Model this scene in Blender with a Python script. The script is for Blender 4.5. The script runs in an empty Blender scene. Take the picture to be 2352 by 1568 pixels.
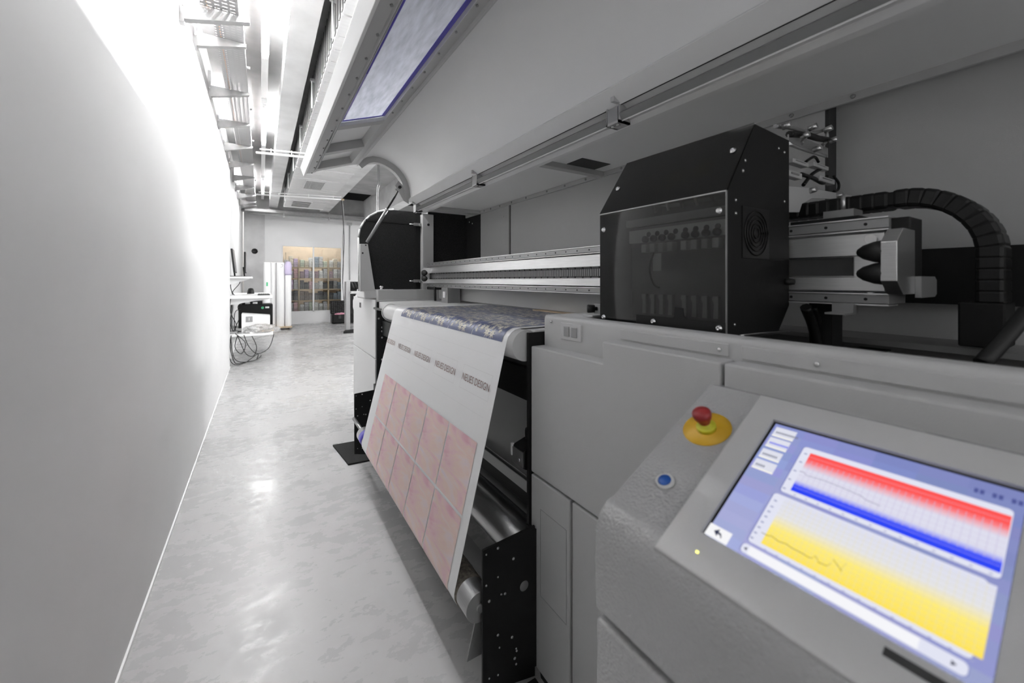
import bpy, bmesh, math, random
from mathutils import Vector, Matrix
random.seed(7)
scene = bpy.context.scene
COL = scene.collection
# ------------------------------------------------------------------ camera, light, exposure
F, CX, HY, H = 920.0, 1176.0, 643.0, 1.3          # focal length in px of the 2352 frame, centre, horizon row, eye height
TH = math.atan2(576, F); S_, C_ = math.sin(TH), math.cos(TH)
cam_d = bpy.data.cameras.new('camera'); cam = bpy.data.objects.new('camera', cam_d); COL.objects.link(cam)
cam.location = (0, 0, H); cam.rotation_euler = (math.pi/2, 0, -TH)
cam_d.sensor_width = 36; cam_d.lens = 36*F/2352; cam_d.shift_y = -(784-HY)/2352
cam_d.clip_start = 0.02; cam_d.clip_end = 60
cam_d.dof.use_dof = True; cam_d.dof.focus_distance = 2.2; cam_d.dof.aperture_fstop = 3.2
scene.camera = cam
vs = scene.view_settings
vs.view_transform = 'Standard'; vs.look = 'None'; vs.gamma = 1.0; vs.use_curve_mapping = False
EXPO = 1.72
vs.exposure = EXPO
W = bpy.data.worlds.new('hall_ambient'); scene.world = W; W.use_nodes = True
W.node_tree.nodes['Background'].inputs[0].default_value = (1, 1, 1, 1)
W.node_tree.nodes['Background'].inputs[1].default_value = 0.3
TUBE_POWER = 75.0       # emission strength of the fluorescent tubes

def ray(u, v):
    a = (u-CX)/F; b = (HY-v)/F
    return (S_+C_*a, C_-S_*a, b)
def PX(u, v, X):
    q = ray(u, v); s = X/q[0]; return Vector((X, q[1]*s, H+q[2]*s))
def PY(u, v, Y):
    q = ray(u, v); s = Y/q[1]; return Vector((q[0]*s, Y, H+q[2]*s))
def PZ(u, v, Z):
    q = ray(u, v); s = (Z-H)/q[2]; return Vector((q[0]*s, q[1]*s, Z))

# ------------------------------------------------------------------ materials
def mat(name, col, rough=0.5, metal=0.0, noise=0.0, nscale=8.0, bump=0.0, bscale=200.0, spec=0.5, detail=4.0, coat=0.0, stretch=None):
    m = bpy.data.materials.new(name); m.use_nodes = True
    nt = m.node_tree; b = nt.nodes['Principled BSDF']
    if not isinstance(col, (tuple, list)): col = (col, col, col)
    b.inputs['Base Color'].default_value = (*col, 1)
    b.inputs['Roughness'].default_value = rough; b.inputs['Metallic'].default_value = metal
    b.inputs['Specular IOR Level'].default_value = spec
    b.inputs['Coat Weight'].default_value = coat
    tc = nt.nodes.new('ShaderNodeTexCoord')
    vec = tc.outputs['Object']
    if stretch:
        mp = nt.nodes.new('ShaderNodeMapping'); mp.inputs['Scale'].default_value = stretch
        nt.links.new(vec, mp.inputs[0]); vec = mp.outputs[0]
    if noise:
        n = nt.nodes.new('ShaderNodeTexNoise'); n.inputs['Scale'].default_value = nscale; n.inputs['Detail'].default_value = detail
        r = nt.nodes.new('ShaderNodeValToRGB')
        r.color_ramp.elements[0].position = 0.3; r.color_ramp.elements[1].position = 0.7
        r.color_ramp.elements[0].color = (*[max(0, c*(1-noise)) for c in col], 1)
        r.color_ramp.elements[1].color = (*[min(1, c*(1+noise)) for c in col], 1)
        nt.links.new(vec, n.inputs['Vector']); nt.links.new(n.outputs['Fac'], r.inputs[0]); nt.links.new(r.outputs[0], b.inputs['Base Color'])
    if bump:
        n2 = nt.nodes.new('ShaderNodeTexNoise'); n2.inputs['Scale'].default_value = bscale; n2.inputs['Detail'].default_value = 2
        bp = nt.nodes.new('ShaderNodeBump'); bp.inputs['Strength'].default_value = bump; bp.inputs['Distance'].default_value = 0.002
        nt.links.new(vec, n2.inputs['Vector']); nt.links.new(n2.outputs['Fac'], bp.inputs['Height']); nt.links.new(bp.outputs[0], b.inputs['Normal'])
    return m
def emit(name, col, strength):
    m = bpy.data.materials.new(name); m.use_nodes = True
    b = m.node_tree.nodes['Principled BSDF']
    b.inputs['Base Color'].default_value = (0.8, 0.8, 0.8, 1)
    b.inputs['Emission Color'].default_value = (*col, 1); b.inputs['Emission Strength'].default_value = strength
    return m

M = {}
M['wall'] = mat('white_wall_paint', 0.68, 0.75, noise=0.03, nscale=1.6, bump=0.05, bscale=60)
M['wall_far'] = mat('white_partition_paint', 0.84, 0.7, noise=0.02, nscale=2)
M['concrete'] = mat('fair_faced_concrete', 0.42, 0.85, noise=0.14, nscale=3.5, bump=0.15, bscale=40, detail=8)
M['concrete_light'] = mat('pale_concrete', 0.62, 0.85, noise=0.12, nscale=3, bump=0.12, bscale=40, detail=8)
M['galv'] = mat('galvanised_steel', 0.42, 0.36, 0.6, noise=0.10, nscale=14)
M['duct'] = mat('duct_sheet_metal', 0.60, 0.45, 0.1, noise=0.05, nscale=6, stretch=(1, 6, 1))
M['white_metal'] = mat('white_enamel', 0.82, 0.35)
M['dark_corr'] = mat('dark_corrugated_sheet', 0.16, 0.6, 0.2, noise=0.1, nscale=10)
M['paint'] = mat('light_grey_powder_coat', 0.46, 0.42, bump=0.22, bscale=420)
M['paint_hood'] = mat('pale_grey_hood_paint', 0.84, 0.45, bump=0.05, bscale=300)
M['paint_light'] = mat('bright_grey_powder_coat', 0.52, 0.42, bump=0.1, bscale=400)
M['paint_dark'] = mat('shadow_gap_paint', 0.03, 0.6)
M['console'] = mat('console_powder_coat', 0.41, 0.13, bump=1.0, bscale=240, spec=0.9)
M['bezel'] = mat('bezel_powder_coat', 0.50, 0.26, bump=0.12, bscale=420, spec=0.9)
M['void'] = mat('recess_shade', 0.03, 0.8)  # lack of light in the ceiling recess put into the colour
M['rod'] = mat('dark_grey_bar', 0.20, 0.4)
M['black'] = mat('black_powder_coat', 0.007, 0.55, bump=0.2, bscale=500, spec=0.3)
M['black_felt'] = mat('speckled_black_lining', 0.022, 0.9, noise=0.6, nscale=260, spec=0.2)
M['black_plastic'] = mat('black_plastic', 0.008, 0.4, spec=0.35)
M['rubber'] = mat('black_rubber', 0.012, 0.55)
M['steel'] = mat('brushed_steel', 0.60, 0.28, 0.9, noise=0.06, nscale=20, stretch=(30, 1, 30))
M['alu'] = mat('brushed_aluminium', 0.80, 0.30, 0.8, noise=0.05, nscale=12, stretch=(20, 1, 20))
M['alu_dark'] = mat('grey_anodised_aluminium', 0.34, 0.4, 0.6)
M['chrome'] = mat('bright_screw_steel', 0.75, 0.22, 1.0)
M['dark_steel'] = mat('dark_steel_plate', 0.30, 0.30, 0.6, noise=0.08, nscale=4)
M['roller'] = mat('satin_roller', 0.62, 0.36, 0.15)
M['belt'] = mat('grey_toothed_belt', 0.06, 0.6)
M['paper'] = mat('white_print_film', (0.77, 0.77, 0.775), 0.36)
M['paper_matt'] = mat('white_roll_wrap', 0.86, 0.55)
M['fluff'] = mat('taupe_fabric_edge', (0.17, 0.15, 0.125), 0.95, noise=0.5, nscale=90, bump=1.0, bscale=180)
M['navy'] = mat('navy_print_ink', (0.075, 0.09, 0.19), 0.36, noise=0.25, nscale=7)
M['cream'] = mat('cream_print_ink', (0.66, 0.63, 0.55), 0.4)
M['cream_dark'] = mat('beige_print_ink', (0.42, 0.38, 0.32), 0.4)
M['ink_brown'] = mat('brown_lettering', (0.27, 0.17, 0.15), 0.5)
M['ink_grey'] = mat('pale_grey_print_line', (0.62, 0.62, 0.62), 0.5)
M['wood'] = mat('pale_timber', (0.55, 0.43, 0.29), 0.6, noise=0.2, nscale=6, stretch=(1, 1, 0.1))
M['chip'] = mat('beige_chipboard', (0.60, 0.49, 0.37), 0.7, noise=0.1, nscale=5)
M['yellow'] = mat('yellow_plate', (0.72, 0.42, 0.02), 0.4)
M['yellow2'] = mat('lemon_collar', (0.62, 0.60, 0.03), 0.4)
M['red'] = mat('red_mushroom_button', (0.28, 0.016, 0.018), 0.35, noise=0.2, nscale=60)
M['blue'] = mat('blue_button_cap', (0.01, 0.09, 0.40), 0.4)
M['tape'] = mat('blue_film_tape', (0.10, 0.08, 0.50), 0.3)
M['tape2'] = mat('lilac_film_tape', (0.38, 0.34, 0.72), 0.3)
M['orange'] = mat('orange_cable', (0.85, 0.32, 0.08), 0.5)
M['pink'] = mat('pink_cloth', (0.75, 0.35, 0.45), 0.8)
M['desk'] = mat('white_laminate', 0.80, 0.4)
M['led'] = emit('yellow_led', (0.9, 0.85, 0.05), 0.8)
M['led2'] = emit('amber_led', (1.0, 0.75, 0.05), 6.0)
M['tube_high'] = emit('high_output_tube', (1, 1, 1), TUBE_POWER*1.15)
M['tube'] = emit('fluorescent_tube', (1, 1, 1), TUBE_POWER)
M['green'] = mat('green_sticker', (0.1, 0.5, 0.25), 0.5)
M['white_box'] = mat('white_cardboard', 0.78, 0.6)

def floor_mat():
    m = mat('polished_concrete_floor', 0.42, 0.3); nt = m.node_tree; b = nt.nodes['Principled BSDF']; L = nt.links
    tc = nt.nodes.new('ShaderNodeTexCoord')
    mp = nt.nodes.new('ShaderNodeMapping'); mp.inputs['Rotation'].default_value = (0, 0, 0.5); mp.inputs['Scale'].default_value = (1.0, 1.7, 1.0)
    L.new(tc.outputs['Object'], mp.inputs[0])
    def noise(scale, detail, rough):
        n = nt.nodes.new('ShaderNodeTexNoise'); n.inputs['Scale'].default_value = scale; n.inputs['Detail'].default_value = detail; n.inputs['Roughness'].default_value = rough
        L.new(mp.outputs[0], n.inputs['Vector']); return n.outputs['Fac']
    def rng_(src, a, c, lo, hi):
        r = nt.nodes.new('ShaderNodeMapRange'); r.interpolation_type = 'SMOOTHSTEP'
        for k, v in enumerate((a, c, lo, hi)): r.inputs[k+1].default_value = v
        L.new(src, r.inputs[0]); return r.outputs[0]
    def add(p, q):
        a = nt.nodes.new('ShaderNodeMath'); a.operation = 'ADD'; L.new(p, a.inputs[0]); L.new(q, a.inputs[1]); return a.outputs[0]
    v = add(add(rng_(noise(0.8, 3, 0.5), 0.3, 0.7, 0.40, 0.43), rng_(noise(3.5, 5, 0.6), 0.3, 0.7, -0.007, 0.007)), rng_(noise(11, 6, 0.65), 0.60, 0.74, 0.0, 0.04))
    cc = nt.nodes.new('ShaderNodeCombineColor')
    for k in range(3): L.new(v, cc.inputs[k])
    L.new(cc.outputs[0], b.inputs['Base Color'])
    L.new(add(rng_(noise(9, 6, 0.65), 0.35, 0.65, 0.17, 0.30), rng_(noise(1.3, 2, 0.5), 0.35, 0.65, 0.0, 0.10)), b.inputs['Roughness'])
    return m
M['floor'] = floor_mat()

def perf_mat():
    # galvanised sheet with punched slots (object coordinates, metres)
    m = mat('perforated_galvanised_steel', 0.36, 0.4, 0.5); nt = m.node_tree; b = nt.nodes['Principled BSDF']; L = nt.links
    tc = nt.nodes.new('ShaderNodeTexCoord'); sp = nt.nodes.new('ShaderNodeSeparateXYZ'); L.new(tc.outputs['Object'], sp.inputs[0])
    def slot(out, per, w):
        a = nt.nodes.new('ShaderNodeMath'); a.operation = 'MULTIPLY'; a.inputs[1].default_value = 1/per; L.new(out, a.inputs[0])
        f = nt.nodes.new('ShaderNodeMath'); f.operation = 'FRACT'; L.new(a.outputs[0], f.inputs[0])
        s = nt.nodes.new('ShaderNodeMath'); s.operation = 'SUBTRACT'; s.inputs[1].default_value = 0.5; L.new(f.outputs[0], s.inputs[0])
        q = nt.nodes.new('ShaderNodeMath'); q.operation = 'ABSOLUTE'; L.new(s.outputs[0], q.inputs[0])
        c = nt.nodes.new('ShaderNodeMath'); c.operation = 'LESS_THAN'; c.inputs[1].default_value = w; L.new(q.outputs[0], c.inputs[0]); return c.outputs[0]
    k = nt.nodes.new('ShaderNodeMath'); k.operation = 'MULTIPLY'
    L.new(slot(sp.outputs['X'], 0.038, 0.33), k.inputs[0]); L.new(slot(sp.outputs['Y'], 0.036, 0.2), k.inputs[1])
    inv = nt.nodes.new('ShaderNodeMath'); inv.operation = 'SUBTRACT'; inv.inputs[0].default_value = 1; L.new(k.outputs[0], inv.inputs[1])
    L.new(inv.outputs[0], b.inputs['Alpha'])
    return m
M['perf'] = perf_mat()

def glass_mat(name, tint, mixf, rough=0.05, streak=0.0, diff=(0.8, 0.82, 0.9), gloss=0.1):
    m = bpy.data.materials.new(name); m.use_nodes = True; nt = m.node_tree; L = nt.links
    out = nt.nodes['Material Output']; nt.nodes.remove(nt.nodes['Principled BSDF'])
    tr = nt.nodes.new('ShaderNodeBsdfTransparent'); tr.inputs[0].default_value = (*tint, 1)
    df = nt.nodes.new('ShaderNodeBsdfDiffuse'); df.inputs[0].default_value = (*diff, 1)
    tl = nt.nodes.new('ShaderNodeBsdfTranslucent'); tl.inputs[0].default_value = (*diff, 1)
    ad = nt.nodes.new('ShaderNodeMixShader'); ad.inputs[0].default_value = 0.72; L.new(df.outputs[0], ad.inputs[1]); L.new(tl.outputs[0], ad.inputs[2])
    mx = nt.nodes.new('ShaderNodeMixShader'); mx.inputs[0].default_value = mixf
    L.new(tr.outputs[0], mx.inputs[1]); L.new(ad.outputs[0], mx.inputs[2])
    if streak:
        tc = nt.nodes.new('ShaderNodeTexCoord'); mp = nt.nodes.new('ShaderNodeMapping'); mp.inputs['Scale'].default_value = (9, 2, 9); mp.inputs['Rotation'].default_value = (0, 0, 0.5)
        n = nt.nodes.new('ShaderNodeTexNoise'); n.inputs['Scale'].default_value = 5.5; n.inputs['Detail'].default_value = 9
        r = nt.nodes.new('ShaderNodeMapRange'); r.inputs[1].default_value = 0.3; r.inputs[2].default_value = 0.7; r.inputs[3].default_value = mixf-streak; r.inputs[4].default_value = mixf+streak
        L.new(tc.outputs['Object'], mp.inputs[0]); L.new(mp.outputs[0], n.inputs['Vector']); L.new(n.outputs['Fac'], r.inputs[0]); L.new(r.outputs[0], mx.inputs[0])
    gl = nt.nodes.new('ShaderNodeBsdfGlossy'); gl.inputs['Roughness'].default_value = rough
    fr = nt.nodes.new('ShaderNodeFresnel'); fr.inputs[0].default_value = 1.45
    m2 = nt.nodes.new('ShaderNodeMixShader'); L.new(fr.outputs[0], m2.inputs[0]); L.new(mx.outputs[0], m2.inputs[1]); L.new(gl.outputs[0], m2.inputs[2])
    L.new(m2.outputs[0], out.inputs[0]); return m
M['hood_glass'] = glass_mat('milky_scratched_acrylic', (0.95, 0.96, 1.0), 0.62, 0.06, 0.10, (0.90, 0.92, 0.99))
M['smoke'] = glass_mat('smoked_acrylic', (0.78, 0.78, 0.78), 0.22, 0.03, 0.0, (0.07, 0.07, 0.07))
M['clear'] = glass_mat('clear_window_glass', (0.96, 0.97, 0.96), 0.0, 0.02)
M['plastic_bag'] = glass_mat('clear_plastic_bag', (0.95, 0.95, 0.95), 0.6, 0.2, 0.2, (0.9, 0.9, 0.9))

def tile_mat():
    m = mat('pink_watercolour_print', (0.7, 0.5, 0.48), 0.42); nt = m.node_tree; L = nt.links; b = nt.nodes['Principled BSDF']
    tc = nt.nodes.new('ShaderNodeTexCoord')
    mp = nt.nodes.new('ShaderNodeMapping'); mp.inputs['Scale'].default_value = (1, 1, 1)
    L.new(tc.outputs['UV'], mp.inputs[0])
    n = nt.nodes.new('ShaderNodeTexNoise'); n.inputs['Scale'].default_value = 1.6; n.inputs['Detail'].default_value = 5; n.inputs['Distortion'].default_value = 0.6
    mp2 = nt.nodes.new('ShaderNodeMapping'); mp2.inputs['Scale'].default_value = (0.75, 2.2, 1); mp2.inputs['Rotation'].default_value = (0, 0, 0.18); L.new(mp.outputs[0], mp2.inputs[0]); L.new(mp2.outputs[0], n.inputs['Vector'])
    r = nt.nodes.new('ShaderNodeValToRGB'); e = r.color_ramp.elements
    e[0].position = 0.35; e[0].color = (0.670, 0.378, 0.446, 1); e[1].position = 0.63; e[1].color = (0.670, 0.581, 0.646, 1)
    for p, c in ((0.43, (0.725, 0.502, 0.528, 1)), (0.50, (0.735, 0.554, 0.491, 1)), (0.555, (0.725, 0.590, 0.573, 1))):
        x = e.new(p); x.color = c
    L.new(n.outputs['Fac'], r.inputs[0]); L.new(r.outputs[0], b.inputs['Base Color']); return m
M['tile'] = tile_mat()

# ------------------------------------------------------------------ mesh helpers
def bx(bm, x0, x1, y0, y1, z0, z1, bev=0.0, seg=2):
    x0, x1 = min(x0, x1), max(x0, x1); y0, y1 = min(y0, y1), max(y0, y1); z0, z1 = min(z0, z1), max(z0, z1)
    vs_ = [bm.verts.new((x, y, z)) for x in (x0, x1) for y in (y0, y1) for z in (z0, z1)]
    fs = [bm.faces.new([vs_[i] for i in f]) for f in ((0, 1, 3, 2), (4, 6, 7, 5), (0, 4, 5, 1), (2, 3, 7, 6), (0, 2, 6, 4), (1, 5, 7, 3))]
    if bev:
        es = list({e for f in fs for e in f.edges})
        bmesh.ops.bevel(bm, geom=es, offset=min(bev, 0.45*min(x1-x0, y1-y0, z1-z0)), segments=seg, profile=0.5, affect='EDGES')
    return bm
def box(*a, **k):
    return bx(bmesh.new(), *a, **k)
def frame_of(d):
    d = Vector(d).normalized(); up = Vector((0, 0, 1)) if abs(d.z) < 0.9 else Vector((1, 0, 0))
    a = d.cross(up).normalized(); return a, d.cross(a).normalized()
def cyl(bm, p0, p1, r, seg=24, r2=None, cap=True):
    p0, p1 = Vector(p0), Vector(p1); a, b = frame_of(p1-p0); r2 = r if r2 is None else r2
    R = [[bm.verts.new(p+(a*math.cos(t)+b*math.sin(t))*rr) for t in [2*math.pi*i/seg for i in range(seg)]] for p, rr in ((p0, r), (p1, r2))]
    for i in range(seg):
        f = bm.faces.new((R[0][i], R[0][(i+1) % seg], R[1][(i+1) % seg], R[1][i])); f.smooth = True
    if cap: bm.faces.new(R[0][::-1]); bm.faces.new(R[1])
    return bm
def lathe(bm, origin, axis, prof, seg=28):
    # prof = [(radius, height along axis)]
    o = Vector(origin); ax = Vector(axis).normalized(); a, b = frame_of(ax); rings = []
    for r, h in prof:
        rings.append([bm.verts.new(o+ax*h+(a*math.cos(t)+b*math.sin(t))*max(r, 1e-5)) for t in [2*math.pi*i/seg for i in range(seg)]])
    for A, B in zip(rings, rings[1:]):
        for i in range(seg):
            f = bm.faces.new((A[i], A[(i+1) % seg], B[(i+1) % seg], B[i])); f.smooth = True
    bm.faces.new(rings[0][::-1]); bm.faces.new(rings[-1])
    bmesh.ops.recalc_face_normals(bm, faces=bm.faces[:])
    return bm
def tube(bm, pts, r, seg=8, sub=4):
    P = [Vector(p) for p in pts]
    if sub > 1 and len(P) > 2:                        # Catmull-Rom
        Q = []
        for i in range(len(P)-1):
            p0 = P[max(i-1, 0)]; p1 = P[i]; p2 = P[i+1]; p3 = P[min(i+2, len(P)-1)]
            for k in range(sub):
                t = k/sub
                Q.append(0.5*((2*p1)+(p2-p0)*t+(2*p0-5*p1+4*p2-p3)*t*t+(3*p1-p0-3*p2+p3)*t**3))
        Q.append(P[-1]); P = Q
    rings = []; prev = None
    for i, p in enumerate(P):
        d = (P[min(i+1, len(P)-1)]-P[max(i-1, 0)])
        if d.length < 1e-7: d = Vector((0, 0, 1))
        d.normalize()
        if prev is None: a, b = frame_of(d)
        else:
            a = (prev-d*prev.dot(d))
            a = a.normalized() if a.length > 1e-5 else frame_of(d)[0]
            b = d.cross(a)
        prev = a
        rings.append([bm.verts.new(p+(a*math.cos(t)+b*math.sin(t))*r) for t in [2*math.pi*k/seg for k in range(seg)]])
    for A, B in zip(rings, rings[1:]):
        for i in range(seg):
            f = bm.faces.new((A[i], A[(i+1) % seg], B[(i+1) % seg], B[i])); f.smooth = True
    bm.faces.new(rings[0][::-1]); bm.faces.new(rings[-1])
    return bm
def prism(bm, prof, lo, hi, axis='y', bev=0.0, smooth=False, seg=2):
    # closed polygon extruded along an axis; y: prof=(x,z)  x: prof=(y,z)  z: prof=(x,y)
    def pt(p, t): return {'y': (p[0], t, p[1]), 'x': (t, p[0], p[1]), 'z': (p[0], p[1], t)}[axis]
    A = [bm.verts.new(pt(p, lo)) for p in prof]; B = [bm.verts.new(pt(p, hi)) for p in prof]; n = len(prof)
    fs = []
    for i in range(n):
        f = bm.faces.new((A[i], A[(i+1) % n], B[(i+1) % n], B[i])); f.smooth = smooth; fs.append(f)
    fs.append(bm.faces.new(A[::-1])); fs.append(bm.faces.new(B))
    bmesh.ops.recalc_face_normals(bm, faces=fs)
    if bev:
        es = list({e for f in fs for e in f.edges})
        bmesh.ops.bevel(bm, geom=es, offset=bev, segments=seg, profile=0.5, affect='EDGES')
    return bm
def shell(bm, line, th, y0, y1, ny=1):
    # open (x,z) polyline thickened by th to its left normal and extruded along y
    n = len(line); off = []
    for i in range(n):
        a = Vector(line[max(i-1, 0)]); b = Vector(line[min(i+1, n-1)]); d = (b-a).normalized()
        off.append((line[i][0]-d.y*th, line[i][1]+d.x*th))
    return prism(bm, list(line)+off[::-1], y0, y1, 'y')
def thing(name, label, cat, loc=(0, 0, 0), group=None, rot=0.0):
    o = bpy.data.objects.new(name, None); COL.objects.link(o); o.location = loc; o.rotation_euler = (0, 0, rot); o.empty_display_size = 0.05
    o['label'] = label; o['category'] = cat
    if group: o['group'] = group
    return o
def origin_of(o):
    v = Vector((0, 0, 0))
    while o is not None: v += Vector(o.location); o = o.parent
    return v
def obj(name, bm, m, parent=None, label=None, smooth=False, origin=None, local=False):
    """one mesh object; the mesh is given in world coordinates (local=True: in its parent's)"""
    if parent is not None and not local:
        bmesh.ops.translate(bm, verts=bm.verts, vec=-origin_of(parent))
    o = bpy.data.objects.new(name, None) if False else None
    me = bpy.data.meshes.new(name)
    if origin is not None: bmesh.ops.translate(bm, verts=bm.verts, vec=-Vector(origin))
    bm.normal_update(); bm.to_mesh(me); bm.free()
    for mm in (m if isinstance(m, (list, tuple)) else [m]): me.materials.append(mm)
    if smooth:
        for p in me.polygons: p.use_smooth = True
        me.set_sharp_from_angle(angle=math.radians(35))
    o = bpy.data.objects.new(name, me); COL.objects.link(o)
    if origin is not None: o.location = origin
    if parent is not None: o.parent = parent
    if label: o['label'] = label
    return o
def tag(o, label, cat, group=None, kind=None):
    o['label'] = label; o['category'] = cat
    if group: o['group'] = group
    if kind: o['kind'] = kind
    return o
def struct(name, bm, m, label=None, cat=None):
    o = obj(name, bm, m); o['kind'] = 'structure'
    o['label'] = label or name; o['category'] = cat or name.split('_')[0]
    return o
def copy_tree(o, parent=None):
    c = o.copy(); COL.objects.link(c)
    if parent is not None: c.parent = parent
    for ch in list(o.children): copy_tree(ch, c)
    return c
ORD = ['first', 'second', 'third', 'fourth', 'fifth', 'sixth', 'seventh', 'eighth', 'ninth', 'tenth', 'eleventh', 'twelfth']

# ------------------------------------------------------------------ the room
WX, WX2, YF = -0.396, -0.44, 13.4
struct('floor', box(-0.6, 6.5, -2.5, 15.4, -0.1, 0), M['floor'], 'polished pale concrete floor of the corridor', 'floor')
struct('wall_left', box(WX2-0.003, WX, -2.5, 7.29, 0, 2.93), M['wall'], 'white painted wall lining left of the corridor', 'wall')
struct('wall_left_upper', box(-0.6, WX2, -2.5, 15.4, 0, 3.62), M['wall'], 'white wall above and behind the lining on the left', 'wall')
bm = bmesh.new()
X0, X1, Z0, Z1 = 0.514, 2.13, 0.35, 2.31
bx(bm, 0.085, X0, YF, YF+0.12, 0, 4.4); bx(bm, X1, 6.5, YF, YF+0.12, 0, 4.4)
bx(bm, X0, X1, YF, YF+0.12, Z1, 4.4); bx(bm, X0, X1, YF, YF+0.12, 0, Z0)
struct('wall_far', bm, M['wall_far'], 'white end wall with the storage window', 'wall')
struct('trim_1', box(-0.41, 0.083, YF-0.06, YF+0.12, 0, 3.50), M['concrete_light'], 'bare concrete pillar in the far left corner', 'pillar')
struct('baseboard_far', box(0.09, 6.0, YF-0.015, YF, 0, 0.06), M['white_metal'], 'white baseboard under the end wall', 'baseboard')
# ceiling
bm = bmesh.new()
bx(bm, -0.6, 1.62, -2.5, 12.3, 3.5, 3.62); bx(bm, 1.62, 6.5, -2.5, 11.0, 3.56, 3.68)
bx(bm, -0.6, 1.62, 12.3, 15.4, 3.5, 3.62)
struct('ceiling', bm, M['concrete'], 'bare concrete slab ceiling', 'ceiling')
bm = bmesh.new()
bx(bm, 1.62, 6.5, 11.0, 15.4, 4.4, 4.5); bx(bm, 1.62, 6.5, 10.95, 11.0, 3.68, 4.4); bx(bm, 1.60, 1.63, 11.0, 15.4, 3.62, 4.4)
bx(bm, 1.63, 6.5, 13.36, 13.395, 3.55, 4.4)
struct('ceiling_recess', bm, M['void'], 'recess above the concrete cross beam, coloured dark for shade', 'ceiling')
struct('trim_2', box(0.173, 0.363, -2.5, 12.3, 3.2, 3.52), M['concrete_light'], 'concrete ceiling rib beside the lamp row', 'beam')
struct('trim_3', prism(bmesh.new(), [(1.37, 3.2), (1.60, 3.2), (1.64, 3.58), (1.33, 3.58)], -2.5, 12.3), M['concrete_light'], 'concrete ceiling rib right of the metal duct', 'beam')
struct('trim_4', box(-0.44, 6.5, 12.3, 12.55, 3.08, 3.62), M['concrete'], 'concrete cross beam before the end wall', 'beam')
struct('trim_5', box(2.55, 2.8, 3.6, 12.3, 2.98, 3.62), M['concrete_light'], 'concrete downstand beam to the right beyond the hood', 'beam')
struct('baseboard_left', box(WX, WX+0.007, -2.5, 7.29, 0, 0.016), M['white_metal'], 'thin white sealing strip along the foot of the left wall', 'baseboard')
struct('trim_6', box(WX2, -0.425, 7.30, 13.3, 0, 0.06), M['white_metal'], 'white skirting along the left recess', 'baseboard')
struct('wall_right', box(6.5, 6.6, -2.5, 15.4, 0, 3.7), M['wall'], 'white wall on the far side of the hall beyond the printer', 'wall')
# storage window
o = None
bm = bmesh.new()
for a, b, c, d in ((X0, X0+.02, Z0, Z1), (X1-.02, X1, Z0, Z1), (1.315, 1.353, Z0, Z1), (X0, X1, Z0, Z0+.03), (X0, X1, Z1-.02, Z1)):
    bx(bm, a, b, YF-0.012, YF+0.06, c, d)
w1 = struct('window_1', bm, M['white_metal'], 'two pane storage window in the end wall', 'window')
obj('pane', box(X0+.02, 1.315, YF+0.02, YF+0.026, Z0+.03, Z1-.02), M['clear'], w1)
obj('pane', box(1.353, X1-.02, YF+0.02, YF+0.026, Z0+.03, Z1-.02), M['clear'], w1)
# storage room behind it
struct('wall_storage', box(0.2, 6.4, 15.2, 15.3, 0, 3.5), M['chip'], 'beige board wall behind the storage shelves', 'wall')

# ------------------------------------------------------------------ lamps
def make_lamp(x, y0, L, z, label, group, wide=0.06, twin=False):
    t = thing('fluorescent_lamp', label, 'lamp', (x, y0, z), group)
    obj('housing', box(x-wide/2, x+wide/2, y0-0.05, y0+L+0.05, z+0.025, z+0.085, bev=0.006), M['white_metal'], t)
    obj('tube', cyl(bmesh.new(), (x, y0, z+0.005), (x, y0+L, z+0.005), 0.017, 16), M['tube_high' if twin else 'tube'], t)
    if twin: obj('tube', cyl(bmesh.new(), (x-0.03, y0, z+0.045), (x-0.03, y0+L, z+0.045), 0.017, 16), M['tube_high'], t)
    for yy in (y0-0.012, y0+L+0.012):
        obj('lamp_holder', box(x-0.02, x+0.02, yy-0.012, yy+0.012, z-0.014, z+0.03), M['white_metal'], t)
    for yy in (y0+0.2, y0+L-0.2): obj('suspension', cyl(bmesh.new(), (x, yy, z+0.08), (x, yy, 3.5 if x < 4 else 3.56), 0.004, 8), M['galv'], t)
    return t
LZ = 3.30
for i, (y0, L) in enumerate(((1.85, 2.37), (5.45, 1.5), (9.45, 1.5))):
    make_lamp(0.03, y0, L, LZ, ('nearest lit lamp in view in the row above the aisle', 'middle lit lamp in the row above the aisle', 'farthest lit lamp in the row above the aisle')[i], 'fluorescent lamps over the aisle')
tr = thing('lamp_track', 'long white trunking carrying the row of lit tubes', 'track', (0.03, 0.2, LZ+0.085))
obj('rail', box(0.0, 0.06, 0.2, 12.2, LZ+0.085, LZ+0.14, bev=0.004), M['white_metal'], tr)
for y in (1.5, 4.2, 7.3, 9.2, 11.5):
    obj('hanger', cyl(bmesh.new(), (0.03, y, LZ+0.14), (0.03, y, 3.52), 0.004, 8), M['galv'], tr)
for y0, L in ((-1.9, 1.5), (-0.3, 1.5), (1.3, 1.5), (2.9, 1.5)):
    make_lamp(5.0, y0, L, 3.06, 'lit fluorescent lamp in the hall beyond the printer hood', 'fluorescent lamps beyond the printer', 0.04, True)
for y0 in (7.4, 9.3):  # unseen lamps added to brighten the far end
    make_lamp(4.3, y0, 1.5, 2.9, 'unseen lamp added to brighten the far right part of the hall', 'added lamps at the far right', wide=0.36)  # wide housing keeps their light off the recess above
make_lamp(1.35, 13.58, 1.2, 3.3, 'unseen lamp added to light the storage room', None)  # added above the window top, out of view, to light the shelves

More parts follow.
